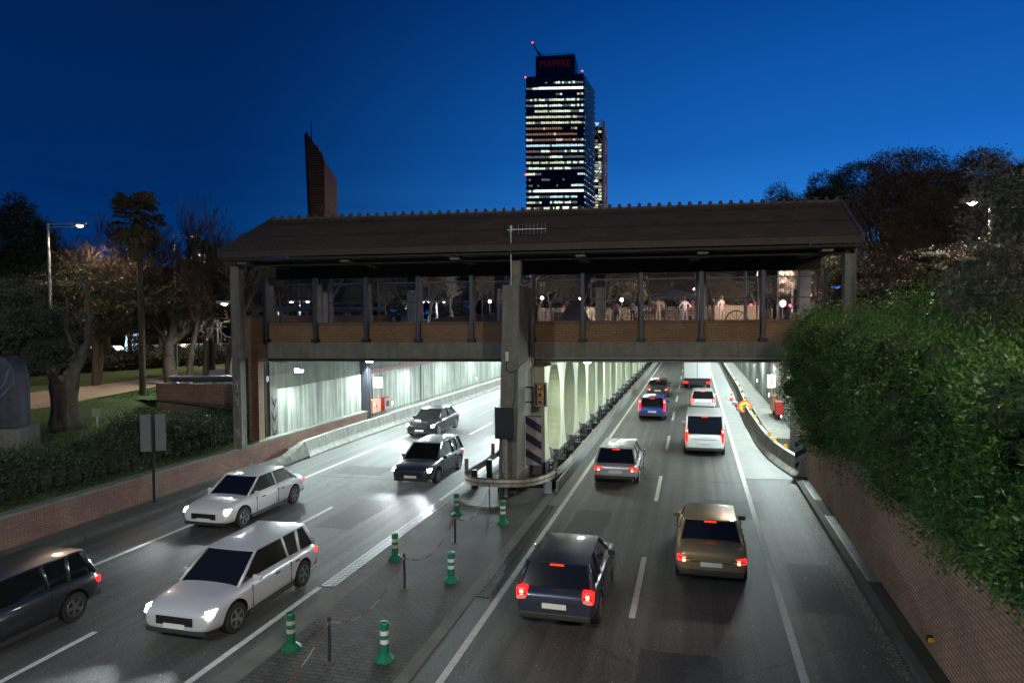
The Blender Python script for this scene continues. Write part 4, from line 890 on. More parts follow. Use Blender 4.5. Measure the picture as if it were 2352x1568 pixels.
car('car', 'white saloon with bright headlights in the leftmost lane, passing the brick wall', -14.95, 18.1, False, P_wh, 'sedan', 4.5, 1.8, 1.45, g2, 'wide')
car('car', 'dark grey hatchback leaving the picture at the lower left edge', -14.25, 8.6, False, P_dk, 'hatch', 4.2, 1.8, 1.5, g2, 'wide')
car('car', 'silver white hatchback with bluish headlights nearest the median at the lower left', -10.35, 11.6, False, P_wh2, 'hatch', 4.2, 1.8, 1.47, g2, 'wide')
car('car', 'slate blue hatchback in the lane beside the median, just below the footbridge', -10.9, 25.0, False, P_grey, 'hatch', 4.2, 1.8, 1.5, g2, 'wide')
car('car', 'black saloon coming out below the footbridge in the left carriageway', -14.9, 35.5, False, P_bk, 'sedan', 4.5, 1.8, 1.44, g2, 'wide')
car('car', 'white hatchback just left of the central pillar, coming out of the tunnel', -10.3, 38.0, False, P_wh, 'hatch', 4.2, 1.8, 1.5, g2, 'wide')
# lorry
t = thing('lorry', 'white box lorry farthest in the right tunnel', 'lorry', (.3, 68, .006))
MB().box(-1.2, 1.2, -3.2, 2.0, .95, 3.5).build('cargo_box', P_wh, t, bevel=.03)
MB().box(-1.05, 1.05, 2.1, 3.7, .5, 2.5).build('cab', P_wh, t, bevel=.15); MB().box(-1.0, 1.0, -3.15, 3.5, .45, .93).build('chassis', M_trim, t)
MB().box(-.02, .02, -3.21, -3.2, 1.0, 3.45).box(-1.15, 1.15, -3.23, -3.2, .95, 1.02).build('rear_door_seam', M_trim, t)
for s in (-1, 1):
    MB().box(s*1.0-.18, s*1.0+.18, -3.26, -3.16, .55, .72).build('taillight', M_tail, t)
    for y in (-2.0, 2.6): MB().tube([(s*.85, y, .46), (s*1.15, y, .46)], .46, 18).build('wheel', M_tyre, t)

# ------------------------------------------------------------------ foliage and trees
def leaves(centers, dirs, ln, wd, spread=.9):
    """each leaf: a folded pair of triangles as one rhomb quad"""
    n = len(centers); d = dirs + rng.normal(0, spread, (n, 3)); d /= np.linalg.norm(d, axis=1)[:, None]+1e-9
    q = rng.normal(0, 1, (n, 3)); s = np.cross(d, q); s /= np.linalg.norm(s, axis=1)[:, None]+1e-9
    l = (ln*rng.uniform(.65, 1.25, n))[:, None]; w_ = (wd*rng.uniform(.7, 1.2, n))[:, None]
    return np.stack([centers, centers+d*l*.5+s*w_*.5, centers+d*l, centers+d*l*.5-s*w_*.5], 1).reshape(-1, 3)
def lump_points(lumps, n, shell=.35, noise=.12):
    """points in the outer shell of many ellipsoids (cx,cy,cz,rx,ry,rz)"""
    L = np.array(lumps, float); area = (L[:, 3]*L[:, 4]+L[:, 4]*L[:, 5]+L[:, 3]*L[:, 5]); k = rng.choice(len(L), n, p=area/area.sum())
    d = rng.normal(0, 1, (n, 3)); d /= np.linalg.norm(d, axis=1)[:, None]
    r = 1-shell*rng.random(n)**1.5+rng.normal(0, noise*.5, n)
    p = L[k, :3]+d*L[k, 3:6]*r[:, None]
    inside = np.zeros(n, bool)
    for i in range(len(L)):
        q = ((p-L[i, :3])/L[i, 3:6]); inside |= (np.einsum('ij,ij->i', q, q) < .55) & (k != i)
    return p[~inside], d[~inside]
def leafobj(name, lumps, n, ln, wd, m, parent=None, shell=.35, noise=.12, spread=.9, outward=1):
    p, d = lump_points(lumps, n, shell, noise); V = leaves(p, d*outward, ln, wd, spread)
    return fast(name, V, 4, np.arange(len(V)), m, parent)
def blobs(name, lumps, m, parent=None, k=.72):
    mb = MB()
    for (cx, cy, cz, rx, ry, rz) in lumps:
        vs = []; nu, nv = 9, 6
        for j in range(nv+1):
            for i in range(nu):
                a = 2*math.pi*i/nu; b_ = math.pi*j/nv-math.pi/2; rr = k*random.uniform(.85, 1.1)
                vs.append((cx+rx*rr*math.cos(b_)*math.cos(a), cy+ry*rr*math.cos(b_)*math.sin(a), cz+rz*rr*math.sin(b_)))
        mb.add(vs, [(j*nu+i, j*nu+(i+1) % nu, (j+1)*nu+(i+1) % nu, (j+1)*nu+i) for j in range(nv) for i in range(nu)])
    return mb.build(name, m, parent)
M_bush = leafmat('glossy_green_leaf', (.030, .088, .014), (.105, .215, .04), .4, .25)
M_bushd = mat('shade_core', (.010, .018, .007), .9, var=.4); M_bushg = mat('green_shade_core', (.018, .042, .010), .9, var=.6, scale=9, bump=1, bscale=20)  # dark cores added inside foliage: block light, paint the shaded depth between leaves
M_hedge = leafmat('hedge_leaf', (.020, .042, .016), (.060, .10, .034), .5, .1)
M_ever = leafmat('dark_evergreen_leaf', (.016, .024, .010), (.050, .058, .026), .6, .1)
M_grey = leafmat('grey_green_leaf', (.05, .06, .04), (.10, .11, .075), .6, .1)
M_palm = leafmat('palm_frond_leaf', (.045, .05, .02), (.10, .085, .035), .6, .1)
# big bush over the right wall
t = thing('overhanging_bush', 'huge dense green bush spilling over the brick wall on the right', 'bush', (6.5, 18, 3.0))
lum = []
prof_b = [(6.4, 5.3, 4.6, 2.1, 1.7), (8.0, 5.2, 4.6, 2.1, 1.75), (10.0, 5.15, 4.5, 2.1, 1.85), (12.0, 5.3, 4.4, 2.0, 1.9), (14.0, 5.5, 4.35, 2.0, 2.25), (16.0, 5.6, 4.2, 2.1, 2.6), (18.0, 5.6, 4.15, 2.2, 2.85), (20.0, 5.6, 4.15, 2.25, 2.95), (22.0, 5.5, 4.15, 2.35, 3.1), (24.0, 5.3, 4.3, 2.45, 3.1), (26.0, 5.2, 4.7, 2.4, 2.8), (27.3, 5.4, 5.0, 2.3, 2.5)]
for (y, cx, cz, rx, rz) in prof_b:
    lum.append((cx, y, cz, rx*.86, 1.6, rz*.88))
    for k in range(9):
        a = random.uniform(-2.4, .5) if k % 3 else random.uniform(-.9, 1.2); b_ = random.uniform(-.9, 1.0)
        a = math.pi+random.uniform(-1.2, 1.2)
        lum.append((cx+rx*.72*math.cos(a)*math.cos(b_), y+random.uniform(-1.1, 1.1), cz+rz*.78*math.sin(b_), random.uniform(.55, .95), random.uniform(.55, .95), random.uniform(.5, .85)))
    lum.append((cx+2.6, y, cz+.4, 2.4, 1.8, rz*.95))
lum = [(a, b_, c, d, e, f) for (a, b_, c, d, e, f) in lum]
def loc0(l, o): return [(a-o[0], b_-o[1], c-o[2], d, e, f) for a, b_, c, d, e, f in l]
LL = loc0(lum, t.location)
leafobj('foliage', LL, 330000, .095, .036, M_bush, t, .42, .16, .75)
blobs('shade_core', LL, M_bushg, t, .55)
# clipped hedge behind the left wall
t = thing('hedge', 'dark clipped hedge along the top of the left brick wall', 'hedge', (-21, 16, 1.8))
lum = []
for k in range(46):
    y = 4+k*.52; top = 2.52+.22*math.sin(y*.9)+random.uniform(-.1, .12)+(.25 if y > 21.5 else 0)
    for x in (-20.25, -21.1, -21.9): lum.append((x+random.uniform(-.15, .15), y, top-.75+(0 if x > -20.5 else .15), .62, .62, random.uniform(.6, .75)))
    lum.append((-20.05, y, 1.55, .45, .5, .55))
LL = loc0([(a, min(b_, 27.4), c, d, e, f) for a, b_, c, d, e, f in lum], t.location)
leafobj('foliage', LL, 110000, .10, .045, M_hedge, t, .45, .3, .9); blobs('shade_core', LL, M_bushd, t, .55)

# ---- branching trees
def grow(levels=5, trunk=3, h=2.2, r=.2, spread=.6, up_=.25, kids=(3, 5), shrink=.72, seed=1, wig=.12, first=None):
    rr = random.Random(seed); seg = []
    def br(p, d, l, r, lv):
        n = 3 if lv < levels-1 else 2
        q = p; dd = d.copy()
        for i in range(n):
            dd = (dd+Vector((rr.gauss(0, wig), rr.gauss(0, wig), rr.gauss(0, wig)+up_*.12))).normalized()
            q2 = q+dd*(l/n); ra = r*(1-.35*i/n); rb = r*(1-.35*(i+1)/n); seg.append((q, q2, ra, rb)); q = q2
            if lv > 0 and i < n-1 and rr.random() < .7 and lv < levels:
                s = side(dd, rr, spread*1.1); br(q, s, l*shrink*rr.uniform(.6, .9), rb*.5, lv+1)
        if lv < levels:
            for k in range(rr.randint(*kids)):
                s = side(dd, rr, spread*rr.uniform(.5, 1.15)); br(q, s, l*shrink*rr.uniform(.75, 1.15), r*.60, lv+1)
    def side(d, rr, ang):
        a = Vector((rr.gauss(0, 1), rr.gauss(0, 1), rr.gauss(0, 1))); a = (a-d*a.dot(d)).normalized()
        v = (d*math.cos(ang)+a*math.sin(ang)); v.z += up_; return v.normalized()
    br(Vector((0, 0, 0)), Vector((0, 0, 1)), h, r, 0)
    return seg
def segmesh(name, seg, m, parent, rmin=.008, n=4):
    P0_ = np.array([s[0] for s in seg]); P1_ = np.array([s[1] for s in seg]); r0_ = np.maximum([s[2] for s in seg], rmin); r1_ = np.maximum([s[3] for s in seg], rmin)
    d = P1_-P0_; d /= np.linalg.norm(d, axis=1)[:, None]+1e-9
    a = np.where(np.abs(d[:, 2:3]) < .9, np.array([[0, 0, 1.]]), np.array([[1., 0, 0]])); x = np.cross(a, d); x /= np.linalg.norm(x, axis=1)[:, None]; y = np.cross(d, x)
    vs = []
    for k in range(n):
        t_ = 2*math.pi*k/n; vs.append(P0_+(x*math.cos(t_)+y*math.sin(t_))*r0_[:, None])
    for k in range(n):
        t_ = 2*math.pi*k/n; vs.append(P1_+(x*math.cos(t_)+y*math.sin(t_))*r1_[:, None])
    V = np.stack(vs, 1).reshape(-1, 3); N_ = len(seg); base = np.arange(N_)[:, None]*2*n
    idx = np.concatenate([base+np.array([[k, (k+1) % n, n+(k+1) % n, n+k]]) for k in range(n)], 1).reshape(-1)
    return fast(name, V, 4, idx, m, parent, smooth=True)
def bare_tree(label, loc, seed, h=2.2, r=.2, levels=6, spread=.5, m=None, kids=(2, 3), rmin=.009, up_=.2, grp=None, scale=1, shrink=.76):
    t = thing('bare_tree', label, 'tree', loc, 0, grp); seg = grow(levels, 3, h, r, spread, up_, kids, shrink, seed)
    m = m or M_wood
    big = [s for s in seg if s[2] > r*.30]; small = [s for s in seg if s[2] <= r*.30]
    segmesh('trunk', big, m, t, .02, 8); segmesh('crown', small, m, t, rmin, 3); t.scale = (scale,)*3; return t
def leafy_tree(name, label, loc, lumps, n, ln, wd, m, trunk_h, r=.18, grp=None, core=True):
    t = thing(name, label, 'tree', loc, 0, grp)
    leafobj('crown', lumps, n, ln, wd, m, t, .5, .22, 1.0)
    if core: blobs('shade_core', lumps, M_bushd, t, .55)
    c = np.array(lumps)[:, :3]; seg = [(Vector((0, 0, -.3)), Vector((.1, 0, trunk_h)), r*1.3, r)]
    for q in c[::2][:12]: seg.append((Vector((.1, 0, trunk_h)), Vector(q), r*.7, r*.15))
    segmesh('trunk', seg, M_wood, t, .02, 7); return t
def palm(label, loc, h, r=.2, fr=2.2, nf=34, seed=0):
    rr = random.Random(seed); t = thing('palm_tree', label, 'palm', loc)
    MB().tube([(0, 0, -.3), (.05, 0, h*.5), (0, 0, h)], [r*1.3, r, r*.9], 10).build('trunk', M_wood, t)
    vs = []
    mb = MB()
    for k in range(nf):
        a = rr.uniform(0, 6.28); e = rr.uniform(-1.15, 1.25); L_f = fr*rr.uniform(.75, 1.05); pts = []
        d = Vector((math.cos(a)*math.cos(e), math.sin(a)*math.cos(e), math.sin(e))); p = Vector((0, 0, h))
        hub = p+d*L_f*.55; hub.z -= .12*L_f
        mb.tube([p, hub], .022, 4, 1)
        # fan of blades
        s = d.cross(Vector((0, 0, 1))).normalized(); u_ = s.cross(d).normalized()
        for j in range(17):
            b_ = R(-100+200*j/16); bd = d*math.cos(b_)+s*math.sin(b_); tip = hub+bd*L_f*.48*rr.uniform(.8, 1.05)+Vector((0, 0, -.10*L_f*rr.uniform(.5, 2.0)))
            w2 = s*math.cos(b_)*.055-d*math.sin(b_)*.055
            mid = hub+bd*L_f*.28
            mb.add([hub, mid+w2, tip, mid-w2], [(0, 1, 2, 3)])
    # dead skirt
    for k in range(60):
        a = rr.uniform(0, 6.28); z = h-rr.uniform(.1, 1.6); p = Vector((math.cos(a)*r, math.sin(a)*r, z)); q = p+Vector((math.cos(a)*.45, math.sin(a)*.45, -.8)); s = Vector((-math.sin(a), math.cos(a), 0))*.14
        mb.add([p-s*.3, p+s*.3, q+s, q-s], [(0, 1, 2, 3)])
    mb.build('crown', [M_palm, M_wood], t, fixn=False); return t
def at(x, y, dist, z=None):
    p = D(x, y, dist)
    if z is not None: p[2] = z
    return p
# left park
palm('tall fan palm with shaggy crown standing among the bare trees on the left', at(320, 600, 39, 3), 9.0, .13, 1.75, 46, 3)
palm('fan palm crown partly behind bare twigs left of the footbridge roof', at(478, 560, 56, 3), 8.6, .24, 1.9, 34, 5)
palm('fan palm touching the left end of the footbridge roof', at(560, 560, 58, 3), 8.5, .24, 1.8, 34, 6)
palm('small palm top peeking over the roof ridge beside the blade tower', at(682, 520, 70, 6), 8.4, .2, 1.7, 9, 8)
palm('yellowish palm lit from below behind the lamp post on the left', at(240, 600, 64, 3), 6.6, .24, 2.2, 30, 11)
bare_tree('tall bare tree with upswept twigs behind the palm on the far left', at(215, 640, 46, 3), 21, 2.4, .2, 7, .5, kids=(2, 3), rmin=.012, shrink=.80)
bare_tree('tall bare tree with fine vertical twigs right of the tall palm', at(430, 640, 44, 3), 4, 2.9, .2, 7, .40, kids=(2, 2), rmin=.011, up_=.30, shrink=.80)
bare_tree('slim bare tree near the left end of the bridge roof', at(520, 640, 50, 3), 9, 2.4, .2, 7, .42, kids=(2, 3), rmin=.011, shrink=.78)
bare_tree('broad bare tree with thick trunk standing on the sandy path', G(395, 884, 3), 12, 2.4, .42, 7, .72, kids=(3, 3), rmin=.012, up_=.05, shrink=.77)
bare_tree('bare tree with thin crooked trunk beyond the path', G(300, 846, 3), 15, 2.4, .22, 7, .65, kids=(2, 3), rmin=.013, up_=.05)
bare_tree('bare spreading tree left of the path under the dark canopy', G(190, 850, 3), 17, 2.4, .22, 7, .7, kids=(2, 3), rmin=.013, up_=.02)
bare_tree('white lit bare tree right beside the left bridge column', at(530, 700, 44, 3), 31, 2.6, .2, 7, .5, M_woodl, kids=(2, 3), rmin=.012)
for k, (x, d_, s) in enumerate(((80, 70, 5), (140, 66, 6), (370, 72, 8), (560, 62, 4), (590, 78, 9))):
    bare_tree('bare background tree in the dark park on the left', at(x, 640, d_, 3), s+40, 2.6, .25, 6, .6, kids=(2, 3), rmin=.016, grp='bare trees in the dark park on the left', shrink=.8)
def lumps_at(c, rx, ry, rz, n, seed, s=.45):
    rr = random.Random(seed); out = [(c[0], c[1], c[2], rx*.7, ry*.7, rz*.7)]
    for k in range(n):
        a = rr.uniform(0, 6.28); e = math.asin(rr.uniform(-.85, 1)); q = rr.uniform(.6, .95)
        out.append((c[0]+rx*q*math.cos(a)*math.cos(e), c[1]+ry*q*math.sin(a)*math.cos(e), c[2]+rz*q*math.sin(e), rx*s*rr.uniform(.6, 1.1), ry*s*rr.uniform(.6, 1.1), rz*s*rr.uniform(.5, .9)))
    return out
leafy_tree('conifer', 'dark conifer at the far left edge below the plane', at(40, 640, 52, 3), lumps_at((0, 0, 7.2), 3.0, 3.0, 3.8, 26, 2, .33), 16000, .30, .10, M_ever, 4)
leafy_tree('conifer', 'dark conifer left of the lit street lamp', at(118, 660, 50, 3), lumps_at((0, 0, 5.6), 2.4, 2.4, 3.2, 20, 3, .33), 12000, .30, .10, M_ever, 3)
leafy_tree('shrub_tree', 'grey green bushy tree at the left edge above the path', at(25, 760, 34, 3), lumps_at((0, 0, 3.3), 2.6, 2.2, 2.3, 22, 4, .36), 22000, .16, .05, M_grey, 1.6, .14)
leafy_tree('shrub_tree', 'dark olive crowned tree between the grey tree and the thick bare tree', at(215, 760, 46, 3), lumps_at((0, 0, 4.6), 4.6, 3.0, 2.4, 26, 5, .34), 22000, .2, .06, M_ever, 2.6, .16)
leafy_tree('shrub_tree', 'dark evergreen crown above the thick bare trunk', at(470, 740, 48, 3), lumps_at((0, 0, 5.2), 4.2, 3.0, 2.2, 24, 6, .30), 14000, .2, .06, M_ever, 3.0, .16, core=False)
# hedge row beyond the lawn
t = thing('hedge', 'long dark hedge along the far side of the lawn, cars behind it', 'hedge', at(300, 820, 62, 3)); th = t.location.copy(); lum = []
pa, pb_ = at(-60, 820, 56, 3), at(600, 820, 66, 3)
for k in range(40):
    s = k/39; q = pa*(1-s)+pb_*s; lum.append((q[0], q[1], 3.6+random.uniform(-.1, .25), 1.1, 1.0, .9))
LL = loc0(lum, th); leafobj('foliage', LL, 22000, .22, .09, M_ever, t, .4, .15, 1); blobs('shade_core', LL, M_bushd, t, .75)
# pollarded tree on the lawn
p = G(150, 976, 2.5); t = thing('pollarded_tree', 'stout pollarded tree trunk with three bare limbs on the lawn', 'tree', p)
rr_ = random.Random(5)
mb = MB().lathe([(.78, -.25), (.62, .05), (.50, .35), (.46, .9), (.50, 1.3), (.56, 1.55), (.52, 1.72), (.30, 1.8)], 18); mb.v = [(x*(1+.09*math.sin(5*math.atan2(y, x)+z*2)), y*(1+.09*math.sin(7*math.atan2(y, x)-z)), z+.03*math.sin(9*math.atan2(y, x))) for x, y, z in mb.v]
mb.build('trunk', M_oliveb, t, smooth=True, subsurf=1)
cr_, sr_ = math.cos(YAW), math.sin(YAW)
def limb(pts, rs): return MB().tube([(a*cr_, a*sr_, z) for a, z in pts], rs, 10).build('limb', M_oliveb, t, smooth=True)
limb([(-.25, 1.55), (-.45, 1.95), (-.62, 2.3), (-.98, 2.62), (-1.12, 2.95), (-1.2, 3.4), (-1.55, 3.62), (-1.9, 3.9), (-2.35, 3.95), (-2.7, 4.2), (-3.1, 4.6)], [.22, .17, .15, .14, .125, .12, .10, .085, .07, .06, .03])
limb([(.28, 1.5), (.34, 1.9), (.38, 2.2), (.66, 2.6), (.78, 2.95), (1.05, 3.35), (1.02, 3.9), (1.16, 4.4), (1.0, 4.9), (1.08, 5.3), (.8, 5.8), (.75, 6.2)], [.27, .26, .24, .19, .16, .145, .13, .115, .09, .075, .05, .02])
limb([(.42, 2.1), (.40, 2.9), (.30, 3.5), (.12, 3.9), (.24, 4.4), (.22, 5.2)], [.13, .1, .09, .07, .06, .03])
for (a, z, rr2) in ((-.35, 1.65, .17), (.3, 1.75, .2), (.5, 2.45, .2), (.22, 2.1, .16)): MB().lathe([(rr2*.4, -rr2*.8), (rr2, -.02), (rr2*.8, rr2*.6), (rr2*.2, rr2*.9)], 10).build('burl', M_oliveb, t, smooth=True).location = (a*cr_, a*sr_-.1, z)
lm = [(-2.2*cr_+random.uniform(-1, 1), -2.2*sr_+random.uniform(-.8, .8), 5.0+random.uniform(-.4, .6), .6, .6, .45) for _ in range(7)]+[(.8*cr_+random.uniform(-1.1, 1.1), .2+random.uniform(-.8, .8), 6.2+random.uniform(-.5, .6), .6, .6, .45) for _ in range(8)]
leafobj('crown', lm, 2200, .10, .035, M_grey, t, .6, .2, 1)
# lawn blades
n = 26000; gx = rng.uniform(-31, -22.3, n); gy = rng.uniform(12, 33, n); gz = np.interp(gx, [q[0] for q in park], [q[1] for q in park])-.02
dp = np.stack([gx, gy, gz-CH], 1); dd_ = dp@fwd; px_ = CX+F*(dp@rt)/dd_; py_ = CY-F*(dp@up)/dd_
ok_ = py_ > np.interp(px_, [q[0] for q in pts_out], [q[1] for q in pts_out])+3; gx, gy, gz = gx[ok_], gy[ok_], gz[ok_]; n = len(gx)
V = leaves(np.stack([gx, gy, gz], 1), np.tile([[0, 0, 1.6]], (n, 1)), .10, .02, .5)
tag(fast('grass', V, 4, np.arange(len(V)), leafmat('grass_blade', (.05, .14, .008), (.12, .27, .02), .6, .2)), 'short green grass on the lawn around the pollarded tree', 'grass', kind='stuff')

# ------------------------------------------------------------------ park furniture, left
p = G(28, 1015, 2.45)
t = thing('monolith', 'dark rounded concrete monument with blue painted marks on a plinth, left edge', 'monument', p, R(20))
MB().box(-.75, .62, -.6, .6, -.6, .55).build('plinth', M_conc, t, bevel=.03)
pr_ = [(-.62, .55), (.42, .55), (.42, 2.2)]+[(-.1+.52*math.cos(a), 2.2+.85*math.sin(a)) for a in [k*math.pi/10 for k in range(1, 10)]]+[(-.62, 2.2)]
MB().prism(pr_, 'y', -.42, .42).build('shaft', mat('painted_dark_concrete', (.06, .065, .08), .7, var=.5, scale=1.6, streak=.3), t, bevel=.03)
M_blu = mat('blue_grey_paint', (.10, .14, .22), .7, var=.3, scale=4)
MB().tube([(-.1, -.43, 1.9), (.1, -.43, 2.1), (.2, -.43, 2.5), (.3, -.43, 2.7)], [.03, .06, .05, .02], 6).tube([(-.2, -.43, 1.6), (.05, -.43, 1.75), (.3, -.43, 2.05)], [.02, .05, .02], 6).build('painted_mark', M_blu, t)
p = G(224, 980, 2.35); t = thing('garden_sign', 'tiny white notice on a white stake in the grass', 'sign', p, R(20))
MB().box(-.025, .025, -.02, .02, -.1, .75).build('stake', mat('white_plastic', (.6, .62, .58), .5), t); MB().box(-.20, .16, -.035, -.021, .42, .76).build('board', mat('grey_board', (.28, .29, .27), .5), t)
MB().box(-.08, .12, -.04, -.0355, .66, .75).build('green_mark', mat('green_mark', (.12, .4, .05), .5), t)
M_brF = brick('park_brick', (.27, .145, .10), (.20, .105, .075), (.09, .075, .06), ('X', 'Z'), .28, .085, .012, .3, stain=.3)
t = thing('brick_wall', 'brown brick garden wall below the thick steel tube rail in the park', 'wall', BW(-12.6, 4.2), BA)
MB().box(-5.4, 0, -.15, .15, 1.6, 3.36).build('brickwork', M_brF, t); MB().box(-5.4, 0, -.155, .155, 3.362, 3.64).build('soldier_course', brick('park_soldier', (.29, .15, .11), (.22, .11, .08), (.09, .075, .06), ('X', 'Z'), .08, .35, .012, .25, off=0), t)
MB().box(-5.42, 0, -.17, .17, 3.642, 3.68).build('coping', M_concd, t)
M_tube = mat('blue_grey_tube', (.16, .17, .20), .35, .7, var=.1)
def tuberail(lb, p0, ang, L_, z, r_, legs, zl, m=M_tube):
    t = thing('tube_rail', lb, 'railing', p0, ang)
    MB().tube([(0, 0, z), (L_, 0, z)], r_, 18).build('tube', m, t, smooth=False)
    for x in legs:
        MB().prism([(x-.03, zl), (x+.28, zl), (x+.10, z-r_*.6), (x-.03, z-r_*.6)], 'y', -.05, .05).build('bracket', m, t); MB().box(x-.06, x+.34, -.12, .12, zl-.02, zl+.02).build('foot_plate', M_galv, t)
    return t
q = BW(-18.0, 4.2); tuberail('thick horizontal steel tube rail above the park brick wall', (q[0]+.7, q[1]+.07, 0), BA, 5.0, 3.92, .15, (.1, 2.2, 4.4), 3.68)
# second wall and tube beyond the bridge
q = D(628, 712, 40); q2 = D(880, 708, 44); ang = math.atan2(q2[1]-q[1], q2[0]-q[0]); L2 = math.hypot(q2[0]-q[0], q2[1]-q[1])
tuberail('far steel tube rail seen through the left fence panels', (q[0], q[1], 0), ang, L2, 7.3, .15, (.4, 2.6, 4.6), 6.95)
t = thing('brick_wall', 'low brick wall under the far tube rail beyond the fence', 'wall', (q[0], q[1], 0), ang); MB().box(-2, L2+.6, -.15, .15, 6.0, 6.93).build('brickwork', M_brF, t)
q = D(1020, 735, 58); t = thing('brick_wall', 'low sloping brick ramp wall on the plaza behind the middle left fence panels', 'wall', (q[0], q[1], 6.28), R(25)); MB().hexa([(-1, -.15, 0), (6, -.15, 0), (6, .15, 0), (-1, .15, 0)], [(-1, -.15, .4), (6, -.15, 1.0), (6, .15, 1.0), (-1, .15, .4)]).build('brickwork', M_brF, t)

# street lamps with lit heads
def street_lamp(lb, base, h, arm, ang, power, col, head=True, size=.4, m=M_galv, lit=(1, .78, .6), es=30, double=False, down=True):
    t = thing('street_lamp', lb, 'street lamp', base, ang)
    MB().tube([(0, 0, 0), (0, 0, h)], [.11, .06], 10).build('pole', m, t)
    for s in ((1, -1) if double else (1,)):
        MB().box(min(0, s*arm), max(0, s*arm), -.03, .03, h-.06, h+.0).box(min(0, s*arm), max(0, s*arm), -.02, .02, h-.22, h-.18).build('arm', m, t)
        MB().box(s*arm-.05 if s > 0 else s*arm-.75, s*arm+.75 if s > 0 else s*arm+.05, -.16, .16, h-.12, h+.05).build('head', m, t, bevel=.04)
        MB().lathe([(.05, -.20), (.17, -.12), (.17, -.1)], 14, c=(s*(arm+.35), 0)).build('lamp_glass', emat('lampglass_%s' % lb[:9], lit, es), t).location = (0, 0, h)
        if power: lamp('light', 'SPOT' if down else 'POINT', (s*(arm+.35), 0, h-.3), power, col, t, .2, target=(s*(arm+.35), 0, 0), spot=R(165), blend=.5)
    return t
b0 = D(112, 575, 43); street_lamp('tall street lamp with orange lit head against the blue sky on the left', (b0[0], b0[1], 3), 8.8, 1.2, R(22), 1500, (1, .74, .52))
b0 = D(399, 560, 58); street_lamp('second street lamp on the left, head hidden in the palm fronds', (b0[0], b0[1], 3), 10.2, 1.0, R(20), 3500, (1, .72, .45), es=3)
b0 = D(2275, 467, 31); street_lamp('street lamp burning white among the dark trees on the right', (b0[0], b0[1], 5), D(2275, 467, 31)[2]-4.85, .3, R(190), 1400, (1, .86, .72), lit=(1, .9, .8), es=40)
b0 = D(545, 690, 40); street_lamp('small white park lamp behind the left bridge column', (b0[0], b0[1], 3), 4.7, .35, R(195), 1500, (.9, .95, 1), lit=(.95, 1, 1), es=30)
def globe(lb, x, y, dist, zb, power, col, s=.2, double=False):
    p = D(x, y, dist); t = thing('globe_lamp', lb, 'street lamp', (p[0], p[1], zb)); h = p[2]-zb
    MB().tube([(0, 0, 0), (0, 0, h-s)], [.06, .045], 8).lathe([(.1, 0), (.08, .3)], 10).build('pole', M_dark, t)
    b = MB().lathe([(s*math.sin(a)+.001, h-s*math.cos(a)) for a in [math.pi*k/8 for k in range(9)]], 14); b.build('globe', emat('globe%d' % int(col[2]*100), col, 16), t, smooth=True)
    if power: lamp('light', 'POINT', (0, 0, h-s-.12), power, col, t, .2)
    return t
globe('small warm round lamp glowing beyond the dark lawn trees', 455, 711, 60, 3, 260, (1, .62, .3))
for k, (x, y, d_, pw, c) in enumerate(((1268/2.94*1.8+0, 0, 0, 0, 0),)): pass
GL = [(1245, 684, 66, 550, (1, .75, .55), 'warm globe lamp right of the pillar, behind the red clothed person'), (1331, 687, 64, 650, (1, .8, .62), 'bright globe lamp beside the third fence post from the pillar'), (1428, 688, 62, 550, (1, .78, .6), 'globe lamp above the bicycles'),
      (1144, 690, 60, 700, (.85, .9, 1), 'bluish lamp just left of the pillar'), (1125, 692, 66, 700, (1, .7, .6), 'pinkish lamp near the bluish one'), (1594, 664, 95, 0, (1, .95, .9), 'faint distant round lamp in the middle right panel')]
for x, y, d_, pw, c, lb in GL: globe(lb, x, y, d_, 6.28, pw, c, .15)
for k, (x, d_) in enumerate(((688, 62), (952, 60), (1003, 66))):
    b0 = D(x, 690, d_); street_lamp(['white twin armed lamp seen through the first fence panel', 'white twin armed lamp beside the third rear column', 'thin white lamp left of the pillar'][k], (b0[0], b0[1], 3 if k == 0 else 6.28), b0[2]-(3 if k == 0 else 6.28), .35, R(15), 900, (.85, .92, 1), double=True, lit=(.9, .95, 1), es=14)
for k, (x, d_, h) in enumerate(((1787, 56, 6), (1820, 62, 5.5), (1712, 42, 6.5), (1740, 74, 6))):
    b0 = D(x, 690, d_); street_lamp('tall pale lamp pole in the rightmost fence panels, %s' % ['lit and nearest', 'by the rear column', 'between bare trees', 'farthest back'][k], (b0[0], b0[1], 6.28), h, .5, R(200 if k % 2 else 20), 5200 if k < 3 else 1500, (1, .80, .68), lit=(1, .9, .8), es=18)

